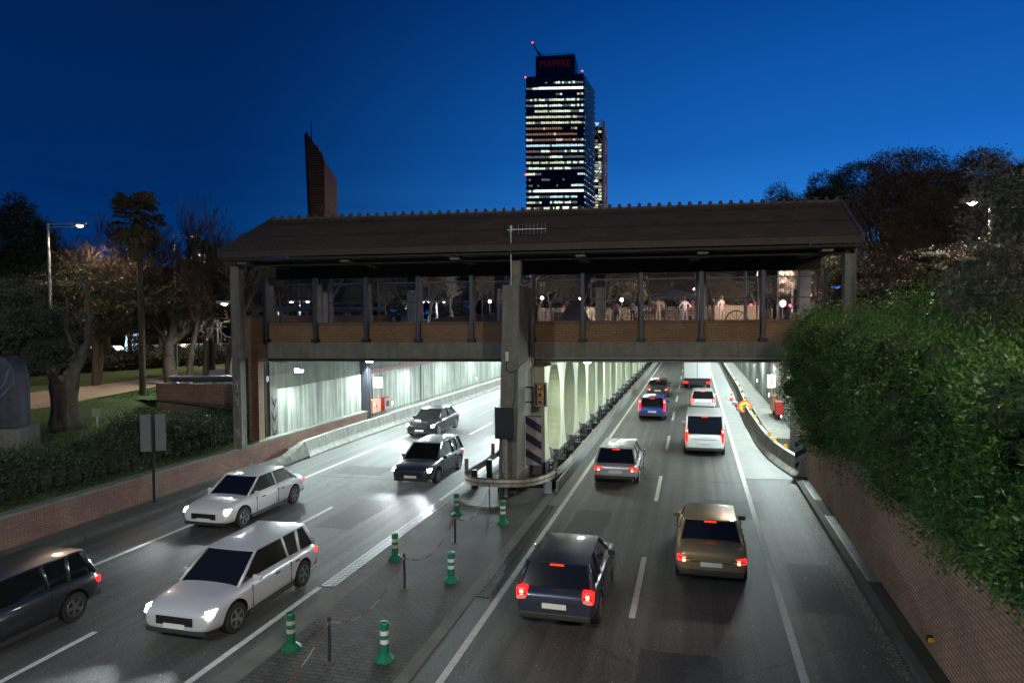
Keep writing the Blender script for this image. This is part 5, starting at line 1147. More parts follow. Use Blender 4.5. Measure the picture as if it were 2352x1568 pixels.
# parked cars and the lit oval poster behind the lawn
def far_car(lb, x, y, d_, pm):
    p = D(x, y, d_); t = thing('parked_car', lb, 'car', (p[0], p[1], 3.0), R(15+random.uniform(-6, 6)), 'cars parked behind the lawn')
    MB().prism([(-2.1, .3), (2.1, .3), (2.1, .75), (1.9, .85), (1.0, .95), (.5, 1.4), (-1.2, 1.42), (-1.8, .98), (-2.1, .9)], 'y', -.85, .85).build('body', pm, t, bevel=.08)
    MB().prism([(.85, .96), (.45, 1.34), (-1.15, 1.36), (-1.6, 1.0)], 'y', -.865, .865).build('windows', M_glassd, t)
    for xx in (-1.3, 1.3): MB().tube([(xx, -.88, .32), (xx, .88, .32)], .32, 12).build('wheel', M_tyre, t)
for k, (x, lb, pm) in enumerate(((70, 'pale parked car behind the far hedge, leftmost', P_silver), (135, 'parked car behind the hedge with warm light on its roof', P_tan), (205, 'white parked car behind the hedge left of the lit poster', P_wh), (255, 'silver parked car directly left of the lit poster', P_silver), (352, 'dark parked car right of the lit poster', P_dk), (410, 'grey parked car beyond the thick tree trunk', P_silver), (470, 'pale parked car below the round warm lamp', P_wh), (520, 'dark parked car near the white lit tree', P_bk))):
    far_car(lb, x, 790, 74, pm)
for k, x in enumerate((100, 230, 380, 500)):
    b0 = D(x, 740, 80); street_lamp('street lamp over the car park behind the trees, %s' % ['leftmost', 'above the white car', 'right of the poster', 'near the white lit tree'][k], (b0[0], b0[1], 3), 5.2, .8, R(200), 1800, (1, .72, .58), lit=(1, .8, .7), es=20)
p = D(308, 790, 70); t = thing('poster_column', 'glowing oval pale blue advertising column among the dark trees', 'advertising column', (p[0], p[1], 3), R(25))
MB().lathe([(.42, .4), (.62, .6), (.72, 1.5), (.62, 2.4), (.42, 2.6)], 20).build('lit_poster', emat('poster_light', (.42, .72, 1), 3.2), t, smooth=True); MB().lathe([(.35, -.1), (.35, .4)], 14).build('base', M_dark, t); MB().lathe([(.44, 2.6), (.3, 2.75)], 14).build('cap', M_dark, t)

# ------------------------------------------------------------------ plaza beyond the bridge
PL = 'bare leafless tree in the lamplit park beyond the footbridge fence'
protos = [(grow(7, 3, 1.65, .2, .55, .14, (2, 3), .82, s)) for s in (101, 102, 103)]
pr3 = []
for k, sg in enumerate(protos):
    t = thing('bare_tree', PL, 'tree', (0, 0, 6.28), 0, 'bare trees on the plaza'); segmesh('trunk', [s for s in sg if s[2] > .06], M_woodl, t, .02, 7); segmesh('crown', [s for s in sg if s[2] <= .06], M_woodl, t, .016, 3); pr3.append(t)
spots = [(640, 62), (700, 74), (760, 58), (830, 66), (890, 76), (930, 60), (985, 70), (1040, 62), (1090, 76), (1140, 84), (1235, 72), (1265, 60), (1290, 80), (1350, 74), (1410, 60), (1450, 70), (1505, 64), (1560, 78), (1530, 58), (1590, 66), (1660, 66), (1690, 84), (1735, 78), (1770, 90), (1850, 80), (1880, 60), (1200, 92), (1380, 92), (1480, 95), (1620, 95), (660, 90), (800, 92), (960, 92)]
for k, (x, d_) in enumerate(spots):
    p = D(x, 735, d_); src = pr3[k % 3]; s = random.uniform(.85, 1.15)
    if k < 3: src.location = (p[0], p[1], 6.28); src.scale = (s,)*3; r_ = src
    else: copy_tree(src, None, (p[0], p[1], 6.28), random.uniform(0, 6.28), s)
t0 = D(1632, 730, 52); bare_tree('large spreading bare tree lit warm in the right half of the fence view', (t0[0], t0[1], 6.28), 55, 1.15, .22, 7, .62, M_woodl, kids=(3, 3), rmin=.010, up_=.06, shrink=.78)
# palisade fence
t = thing('palisade_fence', 'long pale vertical bar fence across the plaza behind the people', 'fence', (0, 0, 6.28))
pa, pb_ = D(1235, 730, 66), D(1745, 730, 66); n = 150; mb = MB()
for k in range(n):
    s = k/(n-1); q = pa*(1-s)+pb_*s; mb.box(q[0]-.035, q[0]+.035, q[1]-.03, q[1]+.03, .08, 1.35)
mb.build('bars', mat('pale_bar', (.26, .22, .18), .6, var=.1), t)
dx = pb_-pa; mb = MB()
for z in (.25, 1.2): mb.tube([(pa[0], pa[1]+.05, z), (pb_[0], pb_[1]+.05, z)], .03, 5)
mb.build('rail', M_dark, t)
# low wall blocks, bench, skip etc.
def block(name, lb, cat, x, d_, w_, dp, h, m, ang=0, z=6.28):
    p = D(x, 735, d_); return tag(MB().box(-w_/2, w_/2, -dp/2, dp/2, 0, h).build(name, m, bevel=.02, loc=(p[0], p[1], z), rotz=YAW+ang), lb, cat)
block('planter', 'grey concrete planter block with chamfered top in the fence panel right of the pillar', 'planter', 1305, 44, 1.9, .8, .75, M_concd)
block('planter', 'long grey concrete block behind the third fence panel from the left', 'planter', 845, 46, 3.4, .8, .55, M_conc)
block('planter', 'low grey concrete block left of the long one', 'planter', 745, 44, 1.6, .7, .3, M_conc)
block('brick_wall', 'tan garden wall beside the big lit tree', 'wall', 1690, 50, 3.2, .4, 1.15, mat('tan_render', (.34, .27, .20), .9, var=.15), .1)
block('brick_wall', 'brown wall stepping down to the right beyond the tan one', 'wall', 1735, 55, 2.4, .4, .9, mat('brown_render', (.16, .12, .09), .9, var=.15), -.5)
block('stone_block', 'pale sunken kerb block at the right end of the plaza view', 'kerb block', 1860, 56, 3.0, .4, .7, mat('pale_render', (.5, .42, .34), .8), .1)
def bench(lb, x, d_):
    p = D(x, 736, d_); t = thing('park_bench', lb, 'bench', (p[0], p[1], 6.28), YAW)
    MB().box(-1, 1, -.25, .0, .42, .46).box(-1, 1, .03, .25, .42, .46).build('seat', M_wood, t); MB().box(-1, 1, .27, .30, .6, .72).box(-1, 1, .27, .30, .76, .88).build('backrest', M_wood, t)
    for s in (-.8, .8): MB().box(s-.03, s+.03, -.22, .26, 0, .42).build('leg', M_dark, t)
bench('dark wooden bench behind the two standing people in the right panels', 1560, 50); bench('dark wooden bench left of the big lit tree', 1610, 51); bench('dark wooden bench between the people and the bicycles', 1500, 54)
# tent canopies and a tipped board
p = D(1545, 700, 58); t = thing('canopy', 'dark pyramid canopy above the group of people', 'canopy', (p[0], p[1], 6.28), YAW)
MB().hexa([(-2.0, -1.5, 2.0), (2.0, -1.5, 2.0), (2.0, 1.5, 2.0), (-2.0, 1.5, 2.0)], [(-.1, -.1, 2.75), (.1, -.1, 2.75), (.1, .1, 2.75), (-.1, .1, 2.75)]).build('cloth', mat('navy_cloth', (.02, .022, .04), .8), t)
for a in (-1.9, 1.9):
    for b_ in (-1.4, 1.4): MB().tube([(a, b_, 0), (a, b_, 2.0)], .03, 6).build('leg', M_dark, t)
p = D(1322, 735, 42); t = thing('leaning_board', 'dark slanted board like a ramp beside the third fence post', 'board', (p[0], p[1], 6.28), YAW); MB().prism([(-1.2, 0), (1.0, 0), (.2, 1.6), (-.2, 1.6)], 'y', -.05, .05).build('panel', mat('navy_panel', (.03, .035, .06), .6), t)
p = D(1300, 720, 60); t = thing('bicycle', 'dark bicycle leaning near the rear column in the rightmost panel', 'bicycle', D(1815, 735, 46)*np.array([1, 1, 0])+[0, 0, 6.28], YAW+.4)
def bike(t):
    for x in (-.5, .5):
        ring = [(x+.34*math.cos(a), 0, .35+.34*math.sin(a)) for a in [2*math.pi*k/20 for k in range(21)]]; MB().tube(ring, .022, 5, caps=False).build('wheel', M_tyre, t)
    MB().tube([(-.5, 0, .35), (-.1, 0, .32), (.38, 0, .85), (-.2, 0, .85), (-.5, 0, .35)], .018, 6).tube([(-.1, 0, .32), (-.24, 0, .98)], .018, 6).tube([(.5, 0, .35), (.36, 0, 1.05)], .018, 6).build('frame', M_dark, t)
    MB().tube([(.36, -.25, 1.08), (.36, .25, 1.08)], .016, 6).build('handlebar', M_dark, t); MB().box(-.36, -.12, -.06, .06, .97, 1.03).build('saddle', M_black, t, bevel=.02)
bike(t)
t = thing('bicycle', 'pale bicycle parked among the bags left of the white dressed person', 'bicycle', D(1455, 737, 50)*np.array([1, 1, 0])+[0, 0, 6.28], YAW-.3); bike(t)
t = thing('bicycle', 'bicycle standing by the fourth fence post from the pillar', 'bicycle', D(1400, 737, 50)*np.array([1, 1, 0])+[0, 0, 6.28], YAW+.2); bike(t)
t = thing('wheel_ornament', 'half sunken dark spoked wheel on the tan wall in the right panel', 'wheel', D(1692, 738, 47)*np.array([1, 1, 0])+[0, 0, 6.3], YAW)
ring = [(.75*math.cos(a), 0, .75*math.sin(a)) for a in [math.pi*k/20 for k in range(21)]]; MB().tube(ring, .05, 6).build('rim', M_dark, t); mb = MB()
for k in range(1, 6): a = math.pi*k/6; mb.tube([(0, 0, 0), (.75*math.cos(a), 0, .75*math.sin(a))], .02, 5)
mb.build('spokes', M_dark, t)
block('rubbish_bin', 'blue plastic barrel standing by the third rear column', 'barrel', 932, 44, .55, .55, 1.0, mat('blue_barrel', (.02, .08, .17), .5))
# traffic signals with red lamps beyond
for x, y, d_, lb in ((1586, 702, 80, 'red pedestrian signal beyond the white dressed person'), (1815, 702, 70, 'red traffic signal left of the rightmost rear column'), (1725, 700, 84, 'small far red signal between the lamp poles')):
    p = D(x, y, d_); t = thing('traffic_light', lb, 'traffic light', (p[0], p[1], 6.28)); h = p[2]-6.28
    MB().tube([(0, 0, 0), (0, 0, h+.3)], .05, 6).build('pole', M_dark, t); MB().box(-.16, .16, -.12, .12, h-.5, h+.25).build('housing', M_black, t); MB().lathe([(.13, 0), (.1, .05)], 12).build('red_lens', emat('red_signal', (1, .02, .06), 14), t).location = (0, -.12, h); t.children[-1].rotation_euler = (R(90), 0, 0)
# round white road sign
p = D(1798, 697, 66); t = thing('road_sign', 'round pale road sign beside the lit lamp pole', 'road sign', (p[0], p[1], 6.28), YAW); MB().tube([(0, .03, 0), (0, .03, p[2]-6.28)], .04, 6).build('post', M_galv, t); MB().tube([(0, -.02, p[2]-6.28), (0, .0, p[2]-6.28)], .33, 20).build('disc', mat('pink_white_disc', (.7, .6, .62), .4), t)
# background of clipped trees closing the plaza, dark backdrop of foliage
def skin_person(name, lb, x, d_, shirt, trouser, hair, yaw=0, h=1.7, pose=0, z=6.28):
    p = D(x, 735, d_); me = bpy.data.meshes.new('person')
    k = h/1.75; A = .18+.06*pose
    J = [(0, 0, .95), (0, 0, 1.15), (0, 0, 1.38), (0, 0, 1.50), (0, .015, 1.60), (0, .01, 1.70),
         (.19, 0, 1.40), (.19+A, -.02, 1.14), (.19+A*.7, -.18-.1*pose, .95+.14*pose), (.17+A*.6, -.24-.16*pose, .90+.22*pose),
         (-.19, 0, 1.40), (-.19-A*.8, .02, 1.13), (-.17-A*.7, -.06, .90), (-.17-A*.65, -.08, .82),
         (.10, 0, .88), (.12, -.03, .48), (.12+.03*pose, .02, .08), (.13+.03*pose, -.13, .04),
         (-.10, 0, .88), (-.12, .02, .48), (-.13, .06, .08), (-.14, -.09, .04)]
    Ed = [(0, 1), (1, 2), (2, 3), (3, 4), (4, 5), (2, 6), (6, 7), (7, 8), (8, 9), (2, 10), (10, 11), (11, 12), (12, 13), (0, 14), (14, 15), (15, 16), (16, 17), (0, 18), (18, 19), (19, 20), (20, 21)]
    Rr = [.15, .14, .16, .06, .095, .08, .075, .05, .04, .03, .075, .05, .04, .03, .095, .06, .045, .035, .095, .06, .045, .035]
    me.from_pydata([tuple(c*k for c in q) for q in J], Ed, []); o = bpy.data.objects.new('tmp', me); COL.objects.link(o)
    sk = o.modifiers.new('k', 'SKIN')
    for i, v in enumerate(me.skin_vertices[0].data): v.radius = (Rr[i]*k, Rr[i]*k*.85); v.use_root = (i == 0)
    ss = o.modifiers.new('s', 'SUBSURF'); ss.levels = 1
    dg = bpy.context.evaluated_depsgraph_get(); m2_ = bpy.data.meshes.new_from_object(o.evaluated_get(dg)); bpy.data.objects.remove(o)
    m2_.materials.clear()
    for m in (mat('skin', (.42, .26, .19), .6, var=.05), shirt, trouser): m2_.materials.append(m)
    for f in m2_.polygons:
        c = f.center/k; arm = abs(c.x) > .26
        f.material_index = 2 if c.z < .95 and not arm else (1 if c.z < 1.47 and not (arm and c.z < 1.0+.1*pose) else 0)
        f.use_smooth = True
    o = bpy.data.objects.new('body', m2_); COL.objects.link(o); t = thing('person', lb, 'person', (p[0], p[1], z), YAW+yaw, 'people standing on the plaza'); o.parent = t
    MB().lathe([(.03, 1.55*k), (.105, 1.60*k), (.108, 1.70*k), (.07, 1.78*k), (.01, 1.80*k)], 10).build('hair', hair, t, smooth=True, subsurf=1).location = (0, .025, 0)
    return t
cl = lambda n, c: mat('cloth_'+n, c, .9, var=.1)
hb, hd = mat('brown_hair', (.07, .04, .025), .7), mat('black_hair', (.015, .012, .010), .7)
PE = [(1303, 47, cl('red', (.45, .06, .07)), cl('dark', (.03, .03, .04)), hd, 'person in a red top behind the planter block, right of the pillar', 1), (1326, 48, cl('beige', (.42, .34, .28)), cl('dark', (.03, .03, .04)), hb, 'person in a beige jacket next to the one in red', 0), (1336, 50, cl('beige2', (.36, .28, .22)), cl('dark', 0), hb, 'person in a tan coat half hidden by the fence post', 0),
      (1410, 52, cl('maroon', (.12, .04, .04)), cl('dark', 0), hd, 'person in a dark maroon coat right of the rear column', 0), (1418, 54, cl('grey', (.22, .2, .2)), cl('dark', 0), hd, 'person in grey beside the bicycles', 1), (1453, 52, cl('ash', (.30, .27, .26)), cl('dark', 0), hb, 'person in ash grey bending towards the pale bicycle', 1), (1471, 54, cl('blue', (.06, .1, .32)), cl('dark', 0), hd, 'person in a blue coat by the fifth fence post', 0),
      (1500, 50, cl('maroon', 0), cl('dark', 0), hd, 'short person in dark red under the canopy', 0), (1512, 50, cl('cream', (.5, .42, .33)), cl('cream', 0), hb, 'person dressed in cream under the canopy', 1), (1523, 51, cl('grey', 0), cl('dark', 0), hb, 'person in grey with arm bent under the canopy', 0),
      (1561, 47, cl('black', (.025, .025, .03)), cl('denim', (.10, .12, .18)), hd, 'person in a black top and jeans left of the white dressed one', 0), (1573, 46, cl('white', (.7, .62, .62)), cl('pale', (.42, .36, .36)), hb, 'person dressed all in white in the middle right panel', 1), (1657, 46, cl('pink', (.62, .42, .40)), cl('pale', 0), hb, 'person in a pink top standing right of the sixth fence post', 1)]
for (x, d_, s, tr_, hr, lb, ps) in PE: skin_person('person', lb, x, d_, s, tr_, hr, random.uniform(-1, 1), random.uniform(1.6, 1.78), ps)
# closing backdrop: clipped evergreen trees far behind plaza and car park
leafy_tree('shrub_tree', 'dark leafy tree mass behind the lamp poles at the right end of the plaza', at(1790, 735, 80, 6.28), lumps_at((0, 0, 4.2), 5, 3, 3.6, 28, 61, .33), 20000, .2, .07, M_ever, 2.5)
leafy_tree('shrub_tree', 'round lamplit leafy tree just left of the last rear column', at(1830, 735, 70, 6.28), lumps_at((0, 0, 3.2), 1.8, 1.6, 2.2, 18, 62, .36), 12000, .14, .05, M_grey, 1.5)
for k, x in enumerate((650, 800, 950, 1100, 1260, 1400, 1540, 1680)):
    leafy_tree('shrub_tree', ['wide dark tree closing the view behind the fence, at its far left end', 'wide dark tree behind the second left panel', 'wide dark tree behind the blue barrel', 'wide dark tree just left of the pillar', 'wide dark tree just right of the pillar', 'wide dark tree behind the bicycles', 'wide dark tree behind the canopy', 'wide dark tree behind the tan wall'][k], at(x, 735, 108, 6.28), lumps_at((0, 0, 4.0), 6.5, 3, 3.4, 20, 70+k, .32), 7000, .42, .16, M_ever, 2.5, core=True)

# far wood closing the view
t = None; lum = []
for k in range(90):
    f_ = k/89; x = -150+f_*2700; q = D(x, 735, 118 if x > 620 else 98); top = (8.0 if x > 620 else 9.5)+random.uniform(-1.5, 1.5)
    for j in range(4): lum.append((q[0]+random.uniform(-2, 2), q[1]+random.uniform(-2, 2), (6.0 if x > 620 else 3)+top*(.15+.23*j), 4.2, 3, top*.2))
M_wood_far = leafmat('far_wood_leaf', (.022, .014, .010), (.05, .032, .024), .8, .1)
o = leafobj('far_wood', lum, 42000, .75, .22, M_wood_far, None, .5, .25, 1); tag(o, 'far dark mass of trees closing the view behind the plaza and the park', 'wood', kind='stuff')
o2 = blobs('far_wood', lum, M_bushd, None, .62); tag(o2, 'dark shadowy depth of the far tree mass behind the plaza', 'wood', kind='stuff')
# ------------------------------------------------------------------ trees on the right
leafy_tree('shrub_tree', 'dark rounded tree whose crown rises right behind the bridge roof end', at(1870, 720, 46, 5), lumps_at((0, 0, 6.9), 3.4, 3.2, 3.1, 34, 81, .32), 60000, .15, .05, M_ever, 4, core=False)
leafy_tree('shrub_tree', 'wide flat topped dark tree right of the bridge roof', at(2010, 720, 44, 5), lumps_at((0, 0, 6.9), 5.0, 3.6, 3.7, 46, 82, .30), 90000, .15, .05, M_ever, 4, core=False)
leafy_tree('shrub_tree', 'brownish dark tree in the middle of the right tree mass', at(2130, 720, 38, 5), lumps_at((0, 0, 5.7), 3.8, 3.2, 3.6, 34, 83, .32), 90000, .14, .045, leafmat('brown_leaf', (.04, .025, .012), (.085, .055, .028), .7, .1), 3, core=False)
bare_tree('wind swept tree with dense fine twigs against the sky on the right', at(2225, 700, 42, 5), 91, 2.3, .26, 8, .6, kids=(2, 3), rmin=.013, up_=.10, shrink=.79)
leafobj('twig_leaves', lumps_at((0, 0, 7.6), 4.6, 3.4, 2.0, 60, 85, .2), 26000, .11, .04, M_ever, bpy.data.objects[[o.name for o in bpy.data.objects if o.get('label', '').startswith('wind swept')][0]], .8, .3, 1)
bare_tree('bare tree behind the street lamp on the right', at(2320, 700, 50, 5), 92, 2.0, .24, 7, .6, kids=(2, 3), rmin=.012, up_=.08, shrink=.8)
leafy_tree('shrub_tree', 'drooping grey leaved tree at the right edge of the picture', at(2350, 730, 22, 4.2), lumps_at((0, 0, 3.8), 2.0, 1.8, 3.0, 30, 87, .30), 18000, .17, .035, M_grey, 2.4, .12, core=False)
leafy_tree('shrub_tree', 'low dark tree filling the gap above the big bush on the right', at(2210, 740, 30, 4.2), lumps_at((0, 0, 2.6), 4.2, 2.0, 2.3, 36, 88, .30), 26000, .13, .045, leafmat('brown_leaf', 0, 0), 1.2)
leafy_tree('shrub_tree', 'dark shrub below the right end column of the footbridge', at(2000, 740, 38, 4.2), lumps_at((0, 0, 2.2), 3.6, 2.0, 1.9, 24, 89, .32), 18000, .14, .05, M_ever, 1.0)
p = at(2400, 700, 75, 5); t = thing('house', 'dark sloping building gable behind the trees at the right edge', 'building', p, YAW-.1)
MB().prism([(-12, -1), (12, -1), (12, 15.5), (6, 17.2), (-12, 10.5)], 'y', -4, 4).build('wall', mat('dark_render', (.05, .04, .035), .9, var=.2), t)
MB().prism([(-12.3, 10.4), (6, 17.25), (6, 17.6), (-12.3, 10.75)], 'y', -4.3, 4.3).build('roof', M_fas, t)

# ------------------------------------------------------------------ blade tower
base = D(743, 700, 400); t = thing('blade_tower', 'dark slanted blade shaped tower with thin mast rising behind the roof', 'tower', (base[0], base[1], 6), YAW+.40)
def zz(y): return D(743, y, 400)[2]-6
sc = 400/F*1.01
xs = lambda x: (x-743)*sc
MB().hexa([(xs(723), -3, 0), (xs(747), -3, 0), (xs(747), 7, 0), (xs(723), 7, 0)], [(xs(712), -3, zz(308)), (xs(747), -3, zz(366)), (xs(747), 7, zz(366)), (xs(712), 7, zz(308))]).build('louvred_face', brick('tower_louvre', (.14, .08, .03), (.2, .12, .05), (.05, .03, .015), ('X', 'Z'), 300.0, 1.3, .3, .2), t)
MB().prism([(xs(747), 0), (xs(775), 0), (xs(775), zz(414)), (xs(748), zz(368))], 'y', -2.8, 6.8).build('concrete_face', mat('tower_concrete', (.55, .36, .24), .8, var=.12, scale=.08), t)
for k in range(30): z = 4+k*(zz(420)-4)/30; MB().box(xs(721.5)-1.0, xs(723), -3.3, -2.4, z, z+1.2).build('edge_fin', MATS['tower_louvre'], t)
MB().tube([(xs(724), 0, zz(335)), (xs(724.5), 0, zz(273))], [.35, .12], 6).build('mast', M_dark, t)
for y_ in (343, 357): MB().box(xs(731+(y_-343)*.55)-1, xs(731+(y_-343)*.55)+2.2, -1, 2, zz(y_)-.3, zz(y_)+1.8).build('antenna_drum', MATS['tower_concrete'], t)
lamp('added_uplight', 'SPOT', (25, -60, 8), 30000, (1, .70, .52), t, 2, target=(2, 0, 85), spot=R(70), blend=.6)  # uplight added to brighten the blade, standing in for city glow
# ------------------------------------------------------------------ office tower
D1 = 420.0; base = D(1276, 700, D1); t = thing('office_tower', 'tall office tower with bright lit floors and a dark box on top', 'skyscraper', (base[0], base[1], 6), YAW-.03)
k1 = D1/F*1.0
def X1(x): return (x-1276)*k1
def Z1(y): return D(1276, y, D1)[2]-6
M_tw = mat('tower_cladding', (.07, .09, .15), .35, .3, var=.1, scale=.1); M_twd = mat('tower_dark_glass', (.012, .016, .03), .15, var=.1)
xl, xr = X1(1212), X1(1342); depth = 26; sx = X1(1360)-xr
MB().hexa([(xl, 0, 0), (xr, 0, 0), (xr+sx*1.7, depth, 0), (xl+sx*1.7, depth, 0)], [(xl, 0, Z1(176)), (xr, 0, Z1(170)), (xr+sx*1.7, depth, Z1(172)), (xl+sx*1.7, depth, Z1(178))]).build('core', M_twd, t)
ws = [emat('win_cool', (.80, 1, .74), 1.05), emat('win_warm', (.98, .97, .55), .72), emat('win_blue', (.60, .95, 1), .95), emat('win_dim', (.5, .55, .35), .22), emat('win_amber', (1, .45, .08), .22), emat('win_hot', (.92, 1, .88), 1.7), M_twd]
rows = {0: 'dddddccw', 1: 'ddhhhhhhh'}
def rowkind(i):
    return {0: '....cccd', 1: 'dchhhhhhh', 2: '....d..a', 3: 'dwcwcccd', 4: 'dcccc cd', 5: '.wwwccdd', 6: 'wwwwwwwd', 7: 'wdwwcwww', 8: 'aaaaa.a.', 9: 'aaaaaaa.', 10: 'waaawaaw', 11: 'bbbbbbbb', 12: 'adcaddcd', 13: 'dddccddd', 14: 'wwwwwccc', 15: 'ccccccdd', 16: 'cd.....b', 17: '..d.....', 18: '......cb', 19: 'dhhhhhhh', 20: 'bcdbbbb.', 21: 'wd.cccd.', 22: 'wdcchhcd'}.get(i, 'ccwwddcc')
KM = {'c': 0, 'w': 1, 'b': 2, 'd': 3, 'a': 4, 'h': 5, '.': 6, ' ': 3}
# rows measured in the picture, floor pitch 18.5 px
yt0 = 200.0; pitch = 14.05*1.0
rw = random.Random(11); mb = MB(); sp_ = MB(); side_ = MB()
ys_ = [186+i*13.0*1.0 for i in range(23)]
z_top = Z1(181); z_bot = Z1(482); nrow = 23; fh = (z_top-z_bot)/nrow
for i in range(nrow+14):
    z = z_top-(i+1)*fh; rk = rowkind(i); nb = 9; 
    if z < 2: break
    ncol = 27; mb = MB(); side_ = MB(); sp_ = MB()
    for j in range(ncol):
        ch = rk[min(len(rk)-1, int(j/ncol*len(rk)))]; mi = KM[ch]
        if ch in 'cwbd' and rw.random() < .16: mi = 3 if ch != 'd' else 0
        if ch == 'a' and rw.random() < .08: mi = 1
        if ch == '.' and rw.random() < .06: mi = 3
        x0 = xl+(xr-xl)*j/ncol; x1 = xl+(xr-xl)*(j+.92 if (j+1) % 3 else j+.80)/ncol
        hh = fh*rw.uniform(.30, .40) if mi != 5 else fh*.44
        mb.quad((x0, -.25, z+fh*.12), (x1, -.25, z+fh*.12), (x1, -.25, z+fh*.12+hh), (x0, -.25, z+fh*.12+hh), mi)
        if j < 12:
            s0, s1 = j/12, (j+.85)/12; m_ = rw.choice([6, 6, 3, 4, mi, mi, 1 if i > 16 else 6])
            side_.quad((xr+sx*1.7*s0+.2, depth*s0, z+fh*.12), (xr+sx*1.7*s1+.2, depth*s1, z+fh*.12), (xr+sx*1.7*s1+.2, depth*s1, z+fh*.45), (xr+sx*1.7*s0+.2, depth*s0, z+fh*.45), m_)
    lf = X1(1209)-xl if i > 1 else 0
    zc = z-.0
    sp_.hexa([(xl+lf*.3, -.3, z+fh*.55), (xr+.3, -.3, z+fh*.55), (xr+sx*1.7+.5, depth, z+fh*.55), (xl+sx*1.7, depth, z+fh*.55)], [(xl+lf, -1.1, z+fh*1.03), (xr+1.0, -1.1, z+fh*1.03), (xr+sx*1.7+1.6, depth, z+fh*1.03), (xl+sx*1.7, depth, z+fh*1.03)])
    sp_.build('spandrel', M_tw, t); mb.build('window_band', ws, t, fixn=False); side_.build('side_window_band', ws, t, fixn=False)
MB().hexa([(X1(1234), 1, Z1(178)), (X1(1323), 1, Z1(176)), (X1(1334), 18, Z1(176)), (X1(1246), 18, Z1(178))], [(X1(1234), 1, Z1(128)), (X1(1323), 1, Z1(124)), (X1(1334), 18, Z1(127)), (X1(1246), 18, Z1(131))]).build('roof_box', mat('tower_box', (.018, .026, .05), .5, var=.1, scale=.1), t)
textmesh('roof_lettering', 'MAPFRE', 5.4, emat('dull_red_letters', (1, .05, .02), .035, (.12, .012, .012)), t, (X1(1278), .7, Z1(146)), (R(90), 0, 0), .15)
MB().tube([(X1(1247), 4, Z1(128)), (X1(1238), 4, Z1(112)), (X1(1228), 4, Z1(93))], [.7, .5, .3], 5).tube([(X1(1247), 4, Z1(128)), (X1(1251), 4, Z1(122)), (X1(1240), 4, Z1(112))], .25, 4).build('roof_crane', M_tw, t)
mb = MB()
for k in range(14): x = X1(1236+k*6.5); mb.tube([(x, 1, Z1(127)), (x, 1, Z1(122.5))], .12, 4)
mb.tube([(X1(1236), 1, Z1(124)), (X1(1322), 1, Z1(122))], .12, 4); mb.build('roof_railing', M_tw, t)
M_obs = emat('obstruction_light', (1, .03, .03), 9)
for x, y, yy_ in ((1227.5, 91, 4), (1211, 178, -1), (1339, 166, -1), (1210, 402, -1.5)): MB().lathe([(.05, -.55), (.6, 0), (.05, .55)], 8).build('obstruction_light', M_obs, t).location = (X1(x), yy_, Z1(y))
# hotel tower with white lattice
D2 = 480.0; base = D(1378, 700, D2); t = thing('lattice_tower', 'slimmer tower with an exposed steel lattice, right behind the office tower', 'skyscraper', (base[0], base[1], 6), YAW+.1)
k2 = D2/F
X2 = lambda x: (x-1378)*k2
Z2 = lambda y: D(1378, y, D2)[2]-6
MB().hexa([(X2(1352), 2, 0), (X2(1386), 2, 0), (X2(1408), 22, 0), (X2(1370), 22, 0)], [(X2(1352), 2, Z2(290)), (X2(1386), 2, Z2(290)), (X2(1408), 22, Z2(290)), (X2(1370), 22, Z2(290))]).build('core', M_twd, t)
rows2 = 26
for i in range(rows2+10):
    z = Z2(296)-i*(Z2(296)-Z2(480))/rows2
    if z < 2: break
    mb = MB()
    for j, (a, b_) in enumerate(((1361, 1367), (1368, 1376), (1377, 1384))):
        if rw.random() < .62: mb.quad((X2(a), 1.9, z-2.2), (X2(b_), 1.9, z-2.2), (X2(b_), 1.9, z-.7), (X2(a), 1.9, z-.7), rw.choice([0, 1, 1, 3, 3, 2]))
    if mb.f: mb.build('window_band', ws, t, fixn=False)
M_lat = mat('lattice_white_steel', (.55, .45, .42), .6, var=.1); mb = MB(); zt_ = Z2(279); zb_ = 0
bays = 9; hb_ = (zt_-zb_)/bays/1.0
for (xa, xb, ya, yb_) in ((X2(1354), X2(1387), 0, 0), (X2(1389), X2(1414), 0, 24)):
    mb.tube([(xa, ya, 0), (xa, ya, zt_)], .55, 4).tube([(xb, yb_, 0), (xb, yb_, zt_-(5 if yb_ else 0))], .55, 4)
    for k in range(bays+1): z = zt_-k*hb_; mb.tube([(xa, ya, z), (xb, yb_, z-(5 if yb_ and k == 0 else 0))], .4, 4)
    for k in range(bays):
        z = zt_-k*hb_; mb.tube([(xa, ya, z), (xb, yb_, z-hb_)], .32, 4).tube([(xb, yb_, z), (xa, ya, z-hb_)], .32, 4)
for k in range(44): z = zt_-6-k*3.0; mb.tube([(X2(1392), 4, z), (X2(1413), 22, z)], .22, 4)
mb.build('steel_lattice', M_lat, t); MB().box(X2(1358), X2(1378), 1, 5, Z2(284), Z2(281)).build('lit_roof_edge', emat('win_blue2', (.35, .75, 1), .9), t)
MB().tube([(X2(1385), 2, zt_), (X2(1386.5), 2, Z2(270))], .2, 4).build('mast', M_lat, t)
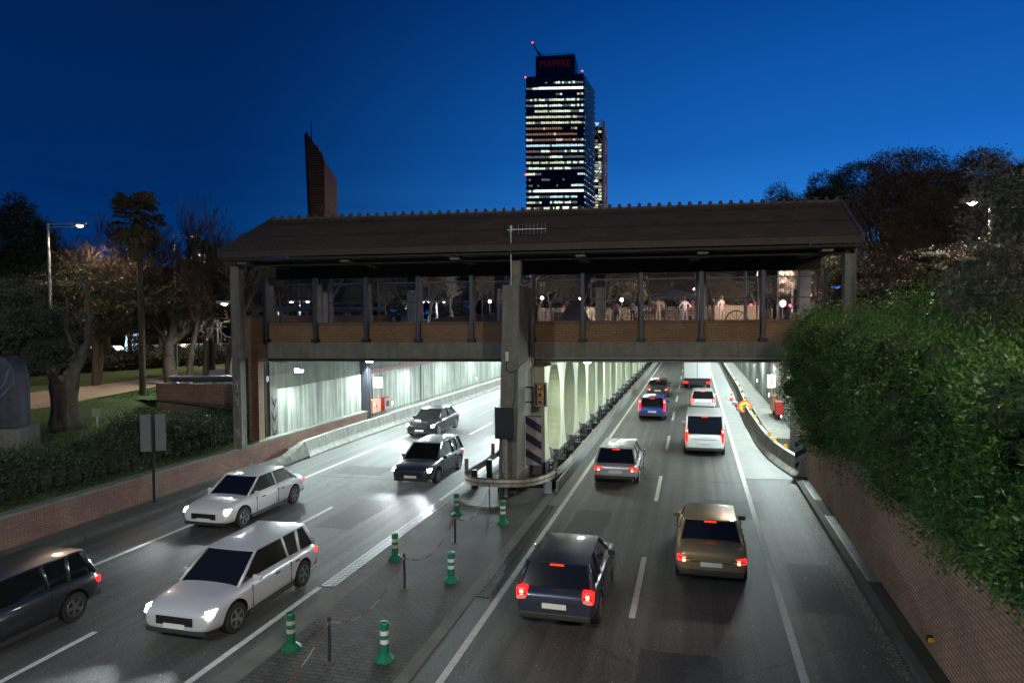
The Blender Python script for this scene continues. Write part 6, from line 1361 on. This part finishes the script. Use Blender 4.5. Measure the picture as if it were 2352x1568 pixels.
lamp('added_uplight', 'SPOT', (45, -50, 10), 110000, (1, .78, .66), t, 2, target=(8, 5, 100), spot=R(60), blend=.6)  # unseen uplight added to bring out the steel lattice
# airliner
p = D(64, 538, 2500); t = thing('airliner', 'tiny distant airliner with red and white lights low in the left sky', 'aeroplane', p, YAW+.3)
MB().tube([(-22, 0, 0), (-18, 0, .6), (0, 0, 0), (16, 0, 0), (22, 0, .2)], [.4, 1.8, 2, 1.8, .4], 10).build('fuselage', M_alu, t); MB().hexa([(-3, -18, 0), (1, -18, 0), (6, 0, -.3), (-3, 0, -.3)], [(-3, -18, .3), (1, -18, .3), (6, 0, .3), (-3, 0, .3)]).hexa([(-3, 0, -.3), (6, 0, -.3), (1, 18, 0), (-3, 18, 0)], [(-3, 0, .3), (6, 0, .3), (1, 18, .3), (-3, 18, .3)]).build('wing', M_alu, t)
MB().prism([(-22, 0), (-17, 0), (-20, 6), (-22.5, 6)], 'y', -.2, .2).build('tail_fin', M_alu, t)
for x in (-20, 20): MB().lathe([(.1, -1.6), (1.7, 0), (.1, 1.6)], 8).build('navigation_light', emat('nav_red', (1, .05, .1), 3), t).location = (x, 0, 2.2)
MB().lathe([(.1, -1.2), (1.2, 0), (.1, 1.2)], 8).build('navigation_light', emat('nav_blue', (.4, .9, 1), 3), t).location = (4, 0, 2.2)

# ------------------------------------------------------------------ lamps on the footbridge the picture is taken from
for k, (x, y, pw, c, lb) in enumerate(((9.5, -7, 4600, (1, .80, .62), 'tall street lamp behind the viewer on the right'), (-11, -8, 3000, (.88, 1, .95), 'tall street lamp behind the viewer on the left'))):
    t = thing('street_lamp', lb, 'street lamp', (x, y, 0)); MB().tube([(0, 0, 0), (0, 0, 14)], [.14, .07], 10).build('pole', M_galv, t)
    MB().box(-.2, .2, 0, .8, 13.9, 14.05).build('head', M_galv, t, bevel=.03); MB().box(-.15, .15, .1, .7, 13.88, 13.898).build('lamp_glass', emat('street_lens', (1, .9, .8), 20), t)
    lamp('light', 'AREA', (0, .5, 13.8), pw, c, t, .6, target=(-.3*x, 14, 0))
